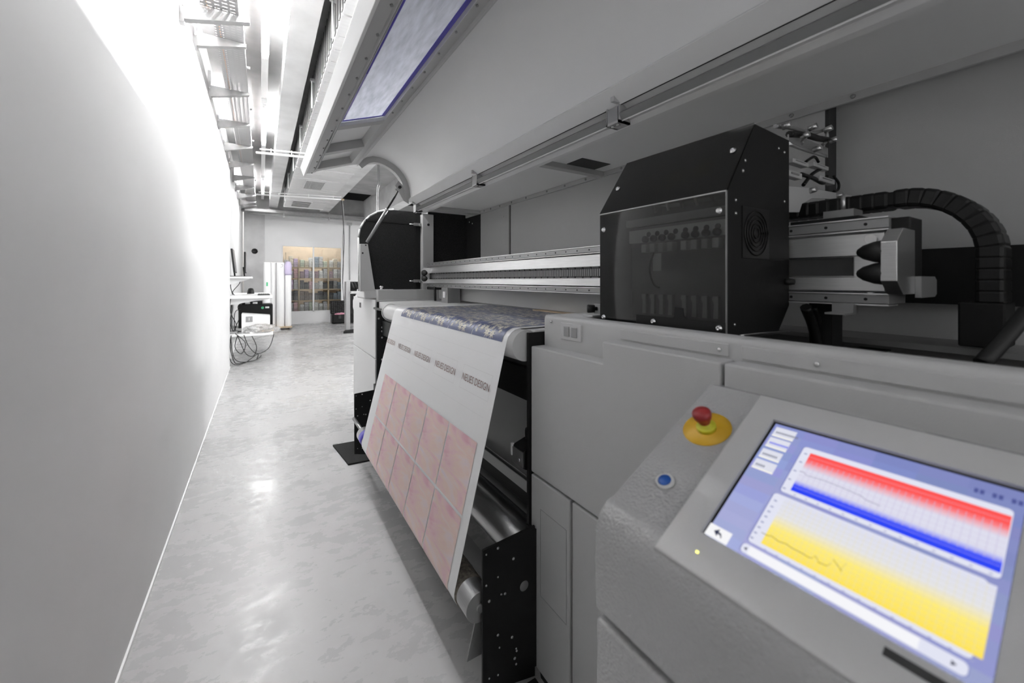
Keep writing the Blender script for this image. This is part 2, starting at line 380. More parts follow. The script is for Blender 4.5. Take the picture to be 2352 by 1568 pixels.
# ------------------------------------------------------------------ duct
du = thing('ceiling_duct', 'flat grey sheet metal duct with seams and grilles under ceiling', 'duct', (0.86, 4, 3.0))
obj('duct_body', box(0.44, 1.26, -2.5, 10.65, 3.0, 3.34), M['duct'], du)
bm = bmesh.new()
y = -2.4
while y < 10.5:
    bx(bm, 0.432, 0.44, y, y+0.05, 3.01, 3.33); y += 0.1
obj('corrugated_side', bm, M['dark_corr'], du)
for y in (0.9, 2.45, 2.75, 4.2, 5.6, 6.8, 7.5, 8.9, 9.5, 10.6):
    obj('seam', box(0.435, 1.265, y-0.012, y+0.012, 2.988, 3.0), M['duct'], du)
bm = bmesh.new()
y = 3.0
while y < 10.4:
    if not any(abs(y-s) < 0.25 for s in (4.2, 5.6, 6.8, 7.5, 8.0, 8.9, 9.5, 10.1)):
        prism(bm, [(0.46, 3.001), (0.46, 2.995), (1.24, 2.995), (1.24, 3.001)], y, y+0.03)
    y += 0.19
obj('stiffening_rib', bm, M['duct'], du)
def grille(x0, x1, y0, y1, cross):
    g = obj('grille', box(x0, x1, y0, y1, 2.993, 3.0), M['black_plastic'], du)
    bm = bmesh.new()
    bx(bm, x0-.02, x1+.02, y0-.02, y0, 2.985, 3.0); bx(bm, x0-.02, x1+.02, y1, y1+.02, 2.985, 3.0)
    bx(bm, x0-.02, x0, y0, y1, 2.985, 3.0); bx(bm, x1, x1+.02, y0, y1, 2.985, 3.0)
    n = 11 if cross else 4
    for k in range(1, n):
        yy = y0+(y1-y0)*k/n; w = .006 if cross else .022
        bx(bm, x0, x1, yy-w, yy+w, 2.987, 2.994)
    if cross:
        for k in range(1, 14): xx = x0+(x1-x0)*k/14; bx(bm, xx-.003, xx+.003, y0, y1, 2.986, 2.994)
    obj('louvre', bm, M['duct'], g)
grille(0.66, 0.94, 7.62, 8.28, True)
grille(0.58, 0.93, 9.72, 10.42, False)
grille(0.74, 1.12, 1.75, 2.20, True)
for y in (1.35, 2.95, 4.25, 5.6, 6.85, 8.2, 9.5):
    hb = thing('duct_hanger', 'short galvanised threaded rod hanger at the left edge of the duct', 'hanger', (0.41, y, 3.05), 'hangers along the duct')
    obj('rod', cyl(bmesh.new(), (0.41, y, 2.94), (0.41, y, 3.22), 0.007, 8), M['white_metal'], hb)
    obj('angle_bracket', box(0.395, 0.445, y-.02, y+.02, 3.195, 3.215), M['galv'], hb)
# thin white conduits crossing the aisle
for i, (a, b, z) in enumerate(((PZ(588, 350, 2.9), PZ(722, 363, 2.9), 0), (PZ(588, 446, 2.9), PZ(784, 458, 2.9), 0))):
    c = thing('conduit', ('upper' if i == 0 else 'lower')+' thin white pipe crossing under the lamps and duct', 'pipe', a, 'white conduits under the ceiling')
    obj('pipe', cyl(bmesh.new(), a, b, 0.014, 12), M['white_metal'], c)
    obj('pipe', cyl(bmesh.new(), Vector(a)+Vector((0.04, 0, 0.05)), Vector(b)+Vector((0, 0, 0.05)), 0.009, 12), M['white_metal'], c)
    for k in (0.25, 0.6, 0.9):
        p = Vector(a).lerp(Vector(b), k); obj('clip', cyl(bmesh.new(), p+Vector((0, 0, -.01)), p+Vector((0, 0, 0.065)), 0.006, 8), M['white_metal'], c)
    if i == 1: obj('end_cap', cyl(bmesh.new(), b, Vector(b)+Vector((0.05, -.01, 0)), 0.017, 12), M['wood'], c)

# ------------------------------------------------------------------ cable tray on the left wall
ct = thing('cable_tray', 'long perforated galvanised cable tray above the left wall', 'cable tray', (-0.2, 2, 3.2))
def tray_piece(bmp, p, q):      # p,q = (y,z)
    for x0, x1, dz0, dz1 in ((-0.30, -0.115, 0.0, 0.002),):
        A = [bmp.verts.new((x, y, z)) for (y, z) in (p, q) for x in (x0, x1)]
        bmp.faces.new((A[0], A[1], A[3], A[2]))
bm = bmesh.new(); path = [(1.6, 2.90), (3.05, 2.90), (3.45, 3.2), (12.1, 3.2)]
for p, q in zip(path, path[1:]): tray_piece(bm, p, q)
bm.normal_update(); bmesh.ops.solidify(bm, geom=bm.faces[:], thickness=0.002)
obj('base_sheet', bm, M['perf'], ct)
bm = bmesh.new()
for x in (-0.30, -0.115):
    for p, q in zip(path, path[1:]):
        A = [bm.verts.new((xx, y, z+dz)) for xx in (x-.0012, x+.0012) for (y, z) in (p, q) for dz in (0, 0.06)]
        for f in ((0, 1, 3, 2), (4, 6, 7, 5), (0, 2, 6, 4), (1, 5, 7, 3), (0, 4, 5, 1), (2, 3, 7, 6)): bm.faces.new([A[i] for i in f])
obj('side_rail', bm, M['galv'], ct)
for y in (4.35, 5.4, 6.6, 7.9, 9.2):
    obj('coupling_screw', cyl(bmesh.new(), (-0.112, y, 3.225), (-0.085, y, 3.225), 0.012, 10), M['galv'], ct)
def arm_mesh(t):      # local: base plate at x=0, arm to +x
    obj('base_channel', box(-0.003, 0.02, -0.022, 0.022, -0.05, 0.22), M['galv'], t, local=True)
    bm = bmesh.new()
    prism(bm, [(0.02, -0.03), (0.335, 0.055), (0.335, 0.078), (0.02, 0.078)], -0.022, -0.018)
    prism(bm, [(0.02, -0.03), (0.335, 0.055), (0.335, 0.078), (0.02, 0.078)], 0.018, 0.022)
    prism(bm, [(0.02, -0.03), (0.335, 0.055), (0.335, 0.058), (0.02, -0.027)], -0.018, 0.018)
    obj('arm', bm, M['galv'], t, local=True)
    obj('fixing_bolt', cyl(bmesh.new(), (0.012, -0.03, 0.05), (0.012, 0.03, 0.05), 0.008, 8), M['chrome'], t, local=True)
arm = thing('tray_bracket', 'largest tapered steel bracket arm at the top carrying the lower cable tray end', 'bracket', (WX+0.003, 2.95, 2.82), 'tray brackets on the left wall')
arm_mesh(arm)
ays = [3.89, 4.885, 5.83, 6.8, 7.8, 8.8, 9.7, 10.6, 11.5, 12.0]
for i, y in enumerate(ays):
    a = copy_tree(arm); a.location = (WX2+0.003, y, 3.12)
    a['label'] = 'tapered galvanised bracket arm under the cable tray, %s beyond the large nearest one' % ORD[i]
for k, (x, m, c) in enumerate(((-0.268, 'orange', 'orange'), (-0.252, 'white_metal', 'white'))):
    pts = [(x, 1.7, 2.915)]+[(x+random.uniform(-.008, .008), yy, 2.912) for yy in (2.2, 2.9, 3.05)]+[(x+random.uniform(-.01, .01), yy, 3.214) for yy in (3.5, 4.5, 5.5, 6.5, 7.5, 8.5, 9.5, 11, 12)]
    tag(obj('tray_cable', tube(bmesh.new(), pts, 0.005, 8, 3), M[m]), c+' cable lying along the wall cable tray', 'cable', 'cables in the tray')
# tray + pipe along the end wall
ft = thing('end_wall_tray', 'perforated cable tray spanning in front of the concrete cross beam', 'cable tray', (1.3, 12.2, 3.1))
obj('base_sheet', box(-0.35, 4.0, 12.14, 12.28, 3.06, 3.063), M['perf'], ft)
obj('side_rail', box(-0.35, 4.0, 12.135, 12.139, 3.06, 3.13), M['galv'], ft)
for x in (0.5, 1.6): obj('hanger', box(x-.012, x+.012, 12.12, 12.134, 2.98, 3.3), M['galv'], ft)
pp = thing('end_wall_pipe', 'thin grey pipe under the far cable tray', 'pipe', (1.3, 12.2, 3.0))
obj('pipe', cyl(bmesh.new(), (-0.3, 12.2, 3.015), (4, 12.2, 3.015), 0.02, 12), M['galv'], pp)
for x in (0.5, 1.6): obj('pipe_clip', box(x-.02, x+.02, 12.17, 12.23, 2.97, 3.062), M['galv'], pp)
rp = thing('wall_conduit', 'grey vertical conduit on the end wall right of the window', 'pipe', (2.35, YF-.03, 1.3))
obj('pipe', cyl(bmesh.new(), (2.36, YF-.02, 1.3), (2.36, YF-.02, 3.1), 0.018, 12), M['duct'], rp)
obj('junction_box', box(2.30, 2.42, YF-.06, YF, 3.02, 3.10), M['duct'], rp)
tag(obj('wall_outlet', lathe(bmesh.new(), (-0.156, YF-.058, 2.109), (0, -1, 0), [(0.075, 0), (0.075, .012), (0.06, .016), (0.05, .006), (0.0, .004)]), M['black_plastic']), 'round black outlet on the concrete pillar', 'outlet')

# ------------------------------------------------------------------ the printer
pr = thing('textile_printer', 'large grey and black textile printer with raised hood right of the aisle', 'printer', (0.9, 0.8, 0))
YN, YE_ = 1.085, 3.196                 # the print bay runs from the near cabinet to the far one
YB = -0.75                             # rear end of the near cabinet (behind the camera)
# near cabinet
obj('cabinet_body', box(0.80, 1.70, YB, YN-0.012, 0.06, 1.07), M['paint_dark'], pr)
obj('upper_cover', prism(bmesh.new(), [(1.08, 0.674), (1.08, 1.084), (0.757, 1.084), (0.757, 1.141), (0.4415, 1.141), (0.4415, 0.674)], 0.75, 0.802, 'x', bev=0.004), M['paint'], pr)
obj('upper_cover', box(0.75, 0.802, YB, 0.4345, 0.674, 1.141, bev=0.004), M['paint'], pr)
lp = obj('lower_door', box(0.75, 0.80, 0.8865, 1.08, 0.055, 0.666, bev=0.004), M['paint'], pr)
bm = bmesh.new()
ya, yb_, za, zb = 1.028, 0.90, 0.575, 0.30
for a in ((ya-.0012, ya, zb, za), (yb_, yb_+.0012, zb, za), (yb_, ya, za-.0012, za), (yb_, ya, zb, zb+.0012)):
    bx(bm, 0.7492, 0.7502, *a)
obj('panel_groove', bm, M['alu_dark'], lp)
obj('lower_door', box(0.752, 0.80, 0.448, 0.8785, 0.055, 0.666, bev=0.004), M['paint'], pr)
obj('plinth', prism(bmesh.new(), [(1.06, 0.0), (1.075, 0.05), (YB, 0.05), (YB, 0.0)], 0.775, 1.6, 'x'), M['black'], pr)
# fascia and counter
prof = [(0.80, 1.07), (0.80, 1.172)]+[(0.813-0.013*math.cos(t), 1.172+0.013*math.sin(t)) for t in (0.4, 0.8, 1.2, math.pi/2)]+[(0.845, 1.185), (0.845, 1.07)]
obj('fascia', prism(bmesh.new(), prof, YB, 1.073, smooth=False), M['paint'], pr, smooth=True)
obj('side_deck', box(0.845, 1.02, 0.93, 1.073, 1.165, 1.1845), M['paint_light'], pr)
obj('fascia_plate', box(0.7965, 0.801, 0.452, 0.74, 1.145, 1.171, bev=0.0018), M['paint'], pr)
obj('fascia_plate', box(0.7965, 0.801, YB, 0.427, 1.145, 1.171, bev=0.0018), M['paint'], pr)
sw = obj('switch_plate', box(0.7955, 0.801, 0.890, 0.984, 1.116, 1.168, bev=0.002), M['paint_light'], pr)
for y in (0.953, 0.918):
    obj('rocker_switch', box(0.792, 0.7965, y-.0125, y+.0125, 1.127, 1.158, bev=0.0018), M['alu_dark'], sw)
for (x, y, z) in ((0.8, 1.035, 1.165), (0.7965, 0.47, 1.158), (0.7965, 0.30, 1.158), (0.7965, -0.2, 1.158)):
    obj('screw', lathe(bmesh.new(), (x, y, z), (-1, 0, 0), [(0.0042, 0), (0.004, .003), (0.002, .004), (0, .004)], 14), M['chrome'], pr)
# dark deck behind the counter where the carriage parks
obj('parking_deck', box(0.846, 1.30, YB, 0.93, 1.06, 1.09), M['black'], pr)
# stop bracket with black knob
kb = obj('end_stop', prism(bmesh.new(), [(0.875, 1.1845), (0.875, 1.190), (0.925, 1.190), (0.925, 1.222), (0.931, 1.222), (0.931, 1.1845)], 0.925, 0.972, bev=0.0012), M['paint_light'], pr)
obj('knob', lathe(bmesh.new(), (0.925, 0.955, 1.207), (-0.8, 0.6, 0), [(0.006, 0), (0.006, 0.008), (0.0125, 0.009), (0.0135, 0.03), (0.012, 0.033), (0, 0.033)]), M['rubber'], kb)

# ---------------- console
prof = [(0.80, 0.81), (0.80, 1.09), (0.752, 1.098), (0.716, 1.104), (0.4615, 0.968)]
for t in range(1, 8):
    a = math.radians(118+t*62/8); prof.append((0.4815-0.0590*0+0.059*math.cos(a), 0.918+0.059*math.sin(a)))
prof += [(0.4226, 0.90), (0.4226, 0.815), (0.427, 0.811)]
cn = obj('console', prism(bmesh.new(), prof, YB, 0.44), M['console'], pr, smooth=True)
obj('console_base', box(0.4235, 0.752, YB, 0.44, 0.04, 0.798, bev=0.005), M['console'], pr)
obj('console_gap', box(0.437, 0.75, YB, 0.436, 0.797, 0.812), M['paint_light'], pr)
SA, SB = Vector((0.695, 0, 1.113)), Vector((0.429, 0, 0.956))
sd = (SB-SA).normalized(); sn = Vector((sd.z, 0, -sd.x))
if sn.z < 0: sn = -sn
def SP(y, t, h=0.0):
    return Vector((SA.x, y, SA.z))+sd*t+sn*h
SL = (SB-SA).length
def slab(y0, y1, t0, t1, h0, h1, bev=0.0):
    bm = bmesh.new(); bx(bm, 0, t1-t0, y0, y1, h0, h1, bev=bev)
    for v in bm.verts: v.co = SP(v.co.y, t0+v.co.x, v.co.z)
    bmesh.ops.recalc_face_normals(bm, faces=bm.faces[:]); return bm
# bezel: a frame around the sunken screen
bz = bmesh.new()
sy0, sy1, st0, st1 = 0.065, 0.3035, 0.045, 0.259
outer = [(0.342, 0.0), (-0.30, 0.0), (-0.30, SL), (0.342, SL)]; inner = [(sy1, st0), (sy0, st0), (sy0, st1), (sy1, st1)]
def ringv(lst, h): return [bz.verts.new(SP(y, t, h)) for y, t in lst]
ot, it_, ob_, ib = ringv(outer, 0), ringv(inner, 0), ringv(outer, -0.022), ringv(inner, -0.006)
for i in range(4):
    j = (i+1) % 4
    bz.faces.new((ot[i], ot[j], it_[j], it_[i])); bz.faces.new((it_[i], it_[j], ib[j], ib[i])); bz.faces.new((ot[j], ot[i], ob_[i], ob_[j]))
bz.faces.new(ob_)
bmesh.ops.recalc_face_normals(bz, faces=bz.faces[:])
es = [e for e in bz.edges if all(v in ot for v in e.verts)]
bmesh.ops.bevel(bz, geom=es, offset=0.004, segments=3, profile=0.5, affect='EDGES')
bzo = obj('screen_bezel', bz, M['bezel'], pr, smooth=True)
obj('led', slab(0.2925, 0.2955, 0.2825, 0.2855, 0, 0.0006), M['led'], bzo)
obj('grip_slot', slab(0.085, 0.125, 0.266, 0.2745, -0.001, 0.0004, bev=0.001), M['paint_dark'], bzo)
obj('screen_gasket', slab(sy0, sy1, st0, st1, -0.0075, -0.0055), M['black_plastic'], bzo)
# the lit screen: everything shown on it is one emissive mesh with a colour attribute
SCR = 0.75/2**EXPO*1.32
ui = bmesh.new(); lay = ui.loops.layers.color.new('ui') if False else ui.loops.layers.float_color.new('ui')
uh = [0.0]
def lin(c): return tuple(((x/255)/12.92 if x/255 <= 0.04045 else ((x/255+0.055)/1.055)**2.4) for x in c)
def quad(pts, cols):
    uh[0] += 0.000012
    vs_ = [ui.verts.new(SP(y, t, -0.0052+uh[0])) for y, t in pts]
    f = ui.faces.new(vs_)
    for l, c in zip(f.loops, cols if isinstance(cols, list) else [cols]*len(pts)): l[lay] = (*lin(c), 1)
def Z(zx, zy):              # a point of the displayed interface -> (y,t) on the screen plane
    q = ray(1580+zx/2.42, 920+zy/2.42); n = sn
    s = ((SA.x)*n.x+(SA.z-H)*n.z)/(q[0]*n.x+q[2]*n.z)
    P = Vector((q[0]*s, q[1]*s, H+q[2]*s)); return P.y, (P-Vector((SA.x, P.y, SA.z))).dot(sd)
def rect(tl, br, c, c2=None):   # c2: bottom colour
    (ya, ta), (yb2, tb) = (Z(*tl), Z(*br)) if not isinstance(tl[0], float) else (tl, br)
    quad([(ya, ta), (ya, tb), (yb2, tb), (yb2, ta)], c if c2 is None else [c, c2, c2, c]); return ya, ta, yb2, tb
# background, blue-grey brushed look in horizontal bands
nb = 14
y0s, y1s, t0s, t1s = sy1-0.0035, sy0+0.001, st0+0.003, st1-0.002
for i in range(nb):
    a, b = t0s+(t1s-t0s)*i/nb, t0s+(t1s-t0s)*(i+1)/nb
    def bgc(u, t):
        k = (t-t0s)/(t1s-t0s); base = (138+30*k, 148+26*k, 205+14*k); d = -18*u; return tuple(x+d+random.uniform(-5, 5) for x in base)
    for j in range(6):
        ya, yb2 = y0s+(y1s-y0s)*j/6, y0s+(y1s-y0s)*(j+1)/6
        uh[0] = 0; quad([(ya, a), (ya, b), (yb2, b), (yb2, a)], bgc(j/6, (a+b)/2))
def rrect(tl, br, c, r=0.004):
    (ya, ta), (yb2, tb) = Z(*tl), Z(*br); pts = []
    for cy, ct2, a0 in ((ya-r, ta+r, 0), (ya-r, tb-r, 90), (yb2+r, tb-r, 180), (yb2+r, ta+r, 270)):
        for k in range(5):
            a = math.radians(a0+k*22.5); pts.append((cy+r*math.cos(a), ct2-r*math.sin(a)) if a0 == 0 else None)
            pts.pop()
            s = [(math.cos(math.radians(k*22.5)), -math.sin(math.radians(k*22.5)))][0]
    pts = []
    for cy, ct2, sy, st, flip in ((ya-r, ta+r, 1, -1, 0), (ya-r, tb-r, 1, 1, 1), (yb2+r, tb-r, -1, 1, 0), (yb2+r, ta+r, -1, -1, 1)):
        seq = range(5) if not flip else range(4, -1, -1)
        for k in seq:
            a = math.radians(90-k*22.5); pts.append((cy+sy*r*math.cos(a), ct2+st*r*math.sin(a)))
    quad(pts, c)
for i, (tl, br) in enumerate((((490, 130), (575, 212)), ((455, 185), (537, 272)), ((415, 247), (497, 332)), ((378, 303), (462, 396)))):
    ya, ta, yb2, tb = rect(tl, br, (222, 224, 236))
    rect((ya, tb-0.0022), (yb2, tb-0.0004), (255, 252, 235))
    h = (tb-ta); c = (120, 122, 140) if i != 1 else (80, 90, 235)
    w = (0.028, 0.024, 0.018, 0.012)[i]
    yy = ya-0.003
    while yy > ya-0.003-w: rect((yy, ta+h*0.45), (yy-0.0016, ta+h*0.45+0.0035), c); yy -= 0.0024
for tl, br in (((645, 240), (1735, 978)), ((478, 494), (1575, 1425)), ((306, 770), (1545, 1525))):
    rrect((tl[0]-6, tl[1]-2), (br[0]+6, br[1]+6), (128, 134, 190)); rrect(tl, br, (226, 228, 243))
# graph one: red top, white middle, blue bottom
ya, ta = Z(678, 277); _, tb = Z(560, 480); yb2 = Z(1800, 625)[0]
n = 8
def ramp(ya, yb2, t0, t1, stops):
    for (p, c), (q, d) in zip(stops, stops[1:]):
        rect((ya, t0+(t1-t0)*p), (yb2, t0+(t1-t0)*q), c, d)
ramp(ya, yb2, ta, tb, [(0, (255, 82, 80)), (0.2, (255, 92, 90)), (0.42, (222, 222, 238)), (0.72, (222, 222, 238)), (0.86, (40, 70, 250)), (1, (38, 66, 245))])
yL, yR, tA, tB = ya, yb2, ta, tb
for k in range(1, 30): yy = yL+(yR-yL)*k/30; rect((yy, tA+(tB-tA)*0.18), (yy-0.0004, tA+(tB-tA)*0.84), (200, 192, 222))
for k in range(1, 10): tt = tA+(tB-tA)*k/10; rect((yL, tt), (yR, tt+0.0003), (205, 190, 215))
def line(pts, c, w=0.0006):
    for (a, b), (a2, b2) in zip(pts, pts[1:]): quad([(a, b-w/2), (a, b+w/2), (a2, b2+w/2), (a2, b2-w/2)], c)
line([Z(*p) for p in ((615, 378), (640, 385), (655, 402), (750, 430), (860, 472), (960, 515), (985, 538), (1040, 560), (1065, 572))], (110, 105, 135))
# graph two: pale top fading into yellow
ya, ta = Z(515, 520); _, tb = Z(375, 765); yb2 = yR
ramp(yL, yb2, ta, tb, [(0, (222, 224, 240)), (0.36, (228, 228, 232)), (0.62, (255, 236, 120)), (1, (255, 228, 88))])
for k in range(1, 30): yy = yL+(yR-yL)*k/30; rect((yy, ta), (yy-0.0003, tb), (232, 222, 175))
for k in range(1, 12): tt = ta+(tb-ta)*k/12; rect((yL, tt), (yR, tt+0.0003), (215, 208, 178))
line([Z(*p) for p in ((405, 720), (440, 738), (460, 740), (500, 770), (545, 785), (570, 805), (630, 835), (670, 860), (690, 862), (700, 850), (715, 865), (720, 885), (765, 905), (790, 895), (805, 870), (815, 885), (835, 910), (850, 938), (845, 925), (880, 890))], (140, 128, 60), 0.0008)
for (a, b) in ((650, 285), (622, 330), (590, 378), (560, 425), (530, 475), (482, 545), (462, 578), (445, 605), (428, 633), (408, 663), (390, 692), (370, 722), (350, 750)):
    y, t = Z(a, b); rect((y+.0014, t-.0011), (y-.0020, t+.0008), (150, 155, 190))
for k in range(14):
    yy = yL+(yR-yL)*(k+.5)/14
    for tt in (tB+0.0045, tb+0.0045): rect((yy, tt), (yy-.0022, tt+.0014), (165, 168, 205))
# scroll bar and buttons
rect((345, 800), (1270, 1370), (246, 246, 250)); 
y, t = Z(318, 812); quad([(y+.0022, t), (y-.0012, t+.0022), (y-.0012, t-.0022)], (60, 60, 80))
y, t = Z(1472, 1448); quad([(y-.0022, t), (y+.0012, t-.0022), (y+.0012, t+.0022)], (60, 60, 80))
ya, ta, yb2, tb = rect((125, 668), (208, 796), (246, 246, 248))
cy, ctt = (ya+yb2)/2, (ta+tb)/2
quad([(cy+.006, ctt-.001), (cy+.0005, ctt+.0042), (cy+.0005, ctt-.0062)], (50, 55, 80)); line([(cy+.001, ctt-.001), (cy-.003, ctt-.0002), (cy-.0052, ctt+.0035), (cy-.0052, ctt+.006)], (50, 55, 80), 0.0028)
y, t = Z(1590, 480)
for k in range(9):
    if k not in (2, 5): rect((y-.0042*k, t-.002), (y-.0042*k-.003, t+.004), (78, 86, 150))
bmesh.ops.recalc_face_normals(ui, faces=ui.faces[:])
m = bpy.data.materials.new('lit_display'); m.use_nodes = True; nt = m.node_tree; b = nt.nodes['Principled BSDF']
at = nt.nodes.new('ShaderNodeVertexColor'); at.layer_name = 'ui'
b.inputs['Base Color'].default_value = (0.01, 0.01, 0.01, 1); b.inputs['Roughness'].default_value = 0.35; b.inputs['Specular IOR Level'].default_value = 0.2
nt.links.new(at.outputs[0], b.inputs['Emission Color']); b.inputs['Emission Strength'].default_value = SCR
obj('touch_screen', ui, m, bzo)
# emergency stop
def slope(y, t):
    A, B = Vector((0.716, 0, 1.104)), Vector((0.4615, 0, 0.968)); d = (B-A).normalized(); return Vector((A.x, y, A.z))+d*t
d_ = (Vector((0.4615, 0, 0.968))-Vector((0.716, 0, 1.104))).normalized(); nn = Vector((d_.z, 0, -d_.x)); nn = nn if nn.z > 0 else -nn
ce = slope(0.3895, 0.105)
es_ = obj('emergency_stop', lathe(bmesh.new(), ce, nn, [(0.0375, 0), (0.0375, 0.0012), (0, 0.0012)], 48), M['yellow'], pr, label='yellow disc plate of the emergency stop')
obj('collar', lathe(bmesh.new(), ce, nn, [(0.015, 0.001), (0.0155, 0.007), (0.014, 0.0085), (0.0095, 0.009), (0.0095, 0.014), (0, .014)]), M['yellow2'], es_, label='lemon yellow collar')
obj('mushroom_knob', lathe(bmesh.new(), ce, nn, [(0.0085, 0.009), (0.009, 0.016), (0.0135, 0.024), (0.0150, 0.030), (0.0145, 0.034), (0.0115, 0.0375), (0.006, 0.039), (0, 0.0395)]), M['red'], es_, label='red mushroom push knob')
cb = slope(0.388, 0.228)
pb = obj('push_button', lathe(bmesh.new(), cb, nn, [(0.0145, 0), (0.0145, 0.0025), (0.0125, 0.0045), (0.010, 0.0045), (0.0098, 0.0035), (0, 0.0035)]), M['paint_light'], pr, label='pale round button ring')
obj('button_cap', lathe(bmesh.new(), cb, nn, [(0.0098, 0.003), (0.0094, 0.0048), (0, 0.0052)]), M['blue'], pb, label='blue round button cap')

# ---------------- uprights, side plates, inside of the bay
obj('side_upright', box(0.742, 0.748, 1.0815, 1.093, 0.03, 1.127), M['black'], pr)
obj('side_upright', box(0.748, 0.90, 1.0815, 1.089, 0.03, 1.127), M['black'], pr)
obj('bay_side_wall', box(0.90, 1.5, 1.082, 1.089, 0.03, 1.10), M['black'], pr)
def side_plate(y0, y1, far):
    sp = obj('take_up_plate', prism(bmesh.new(), [(0.553, 0.08), (0.742, 0.035), (0.742, 0.515), (0.553, 0.502)], y0, y1, bev=0.001), M['black'], pr)
    bm = bmesh.new(); yy = y0; rng = random.Random(3)
    pts = [(0.565, 0.487), (0.605, 0.492), (0.66, 0.44), (0.605, 0.405), (0.565, 0.395), (0.575, 0.345), (0.617, 0.348), (0.63, 0.345), (0.605, 0.23), (0.61, 0.19), (0.655, 0.20), (0.67, 0.158), (0.672, 0.15), (0.67, 0.11), (0.665, 0.13), (0.575, 0.115), (0.605, 0.11)]
    for (x, z) in pts:
        r = rng.choice((0.0028, 0.0035, 0.0045)); lathe(bm, (x, yy, z), (0, -1, 0), [(r, 0), (r*.8, .0015), (0, .0018)], 10)
    obj('bolt_head', bm, M['steel'], sp)
    if not far: obj('bearing_disc', lathe(bmesh.new(), (0.70, yy, 0.34), (0, -1, 0), [(0.016, 0), (0.015, .001), (0, .0012)], 24), M['dark_steel'], sp)
    return sp
side_plate(1.046, 1.054, False)
side_plate(2.965, 2.973, True)
obj('plate_spacer', box(0.735, 0.80, 2.966, 3.19, 0.10, 0.50), M['black'], pr)
obj('plate_foot', box(0.70, 0.742, 1.02, 1.046, 0.0, 0.03), M['black'], pr)
obj('plate_foot', box(0.70, 0.742, 2.974, 3.0, 0.0, 0.06), M['black'], pr)
obj('plate_spacer', box(0.735, 0.76, 1.05, 1.09, 0.06, 0.50), M['black'], pr)
obj('guard_flap', prism(bmesh.new(), [(0.515, 0.17), (0.55, 0.30), (0.60, 0.30), (0.60, 0.17)], 1.075, 1.079), M['dark_steel'], pr)
# front roller under the print
C1, R1 = (0.742, 1.083), 0.0545
ro = obj('front_roller', cyl(bmesh.new(), (C1[0], 1.10, C1[1]), (C1[0], 2.735, C1[1]), R1-0.0028, 48), M['roller'], pr)
obj('end_flange', lathe(bmesh.new(), (C1[0], 2.735, C1[1]), (0, 1, 0), [(R1+.003, 0), (R1+.003, .012), (0, .012)], 32), M['roller'], ro)
obj('axle', cyl(bmesh.new(), (C1[0], 2.747, C1[1]), (C1[0], 3.19, C1[1]), 0.009, 16), M['black_plastic'], ro)
obj('bed_bar', box(0.82, 0.90, 1.09, 3.19, 0.985, 1.06), M['dark_steel'], pr)
obj('bed_bar', box(0.80, 0.86, 1.09, 3.19, 0.872, 0.983), M['black'], pr)
obj('inner_back_sheet', prism(bmesh.new(), [(0.93, 0.49), (0.98, 0.90), (0.99, 0.90), (0.94, 0.49)], 1.09, 3.19), M['paint_light'], pr)
obj('sheet_clamp', box(0.93, 0.95, 1.30, 1.42, 0.855, 0.87), M['steel'], pr)
for y in (1.33, 1.39): obj('clamp_knob', cyl(bmesh.new(), (0.92, y, 0.872), (0.92, y, 0.889), 0.008, 12), M['chrome'], pr)
obj('lower_bar', box(0.90, 0.99, 1.09, 3.19, 0.40, 0.485), M['black'], pr)
obj('lower_trim', box(0.895, 0.90, 1.09, 3.19, 0.455, 0.50), M['alu_dark'], pr)
obj('lower_back_sheet', box(1.02, 1.03, 1.09, 3.19, 0.02, 0.42), M['dark_steel'], pr)
obj('tension_roller', cyl(bmesh.new(), (0.86, 1.09, 0.285), (0.86, 3.19, 0.285), 0.075, 40), M['steel'], pr)
obj('tension_roller', cyl(bmesh.new(), (0.955, 1.09, 0.25), (0.955, 3.19, 0.25), 0.04, 32), M['dark_steel'], pr)
obj('drip_tray', box(0.70, 0.80, 1.09, 3.19, 0.12, 0.14), M['dark_steel'], pr)
sb = obj('sensor_box', prism(bmesh.new(), [(0.735, 0.675), (0.735, 0.735), (0.80, 0.755), (0.80, 0.645)], 1.098, 1.17, bev=0.002), M['black_plastic'], pr)
obj('sensor_face', box(0.731, 0.7345, 1.102, 1.165, 0.68, 0.73), M['dark_steel'], sb)
obj('sensor_lens', cyl(bmesh.new(), (0.731, 1.12, 0.70), (0.727, 1.12, 0.70), 0.006, 12), M['chrome'], sb)
obj('sensor_clip', box(0.728, 0.738, 1.165, 1.172, 0.70, 0.74), M['white_metal'], sb)
obj('cable', tube(bmesh.new(), [(0.78, 1.15, 0.75), (0.78, 1.15, 0.785), (0.78, 1.11, 0.79), (0.78, 1.10, 0.75)], 0.005), M['rubber'], sb)
# far cabinet
obj('far_cabinet_body', box(0.758, 1.5, YE_+.004, 4.06, 0.05, 1.14), M['paint_light'], pr)
fd = obj('far_upper_door', box(0.75, 0.76, YE_, 4.06, 0.69, 1.146, bev=0.002), M['paint_light'], pr)
obj('latch', box(0.747, 0.751, 3.72, 3.78, 1.055, 1.10, bev=0.0015), M['black_plastic'], fd)
obj('far_lower_door', box(0.75, 0.76, YE_, 4.06, 0.05, 0.682, bev=0.002), M['paint_light'], pr)
obj('far_plinth', box(0.79, 1.5, YE_+.02, 4.03, 0, 0.05), M['black'], pr)
fs_ = obj('far_bay_wall', box(0.762, 1.5, YE_-.006, YE_+.004, 0.05, 1.13), M['black_felt'], pr)
for (x, z) in ((0.80, 0.93), (0.80, 0.85), (0.80, 0.68), (0.775, 1.0), (0.80, 0.90)): obj('bolt_head', lathe(bmesh.new(), (x, YE_-.006, z), (0, -1, 0), [(0.008, 0), (0.006, .003), (0, .003)], 10), M['steel'], fs_)
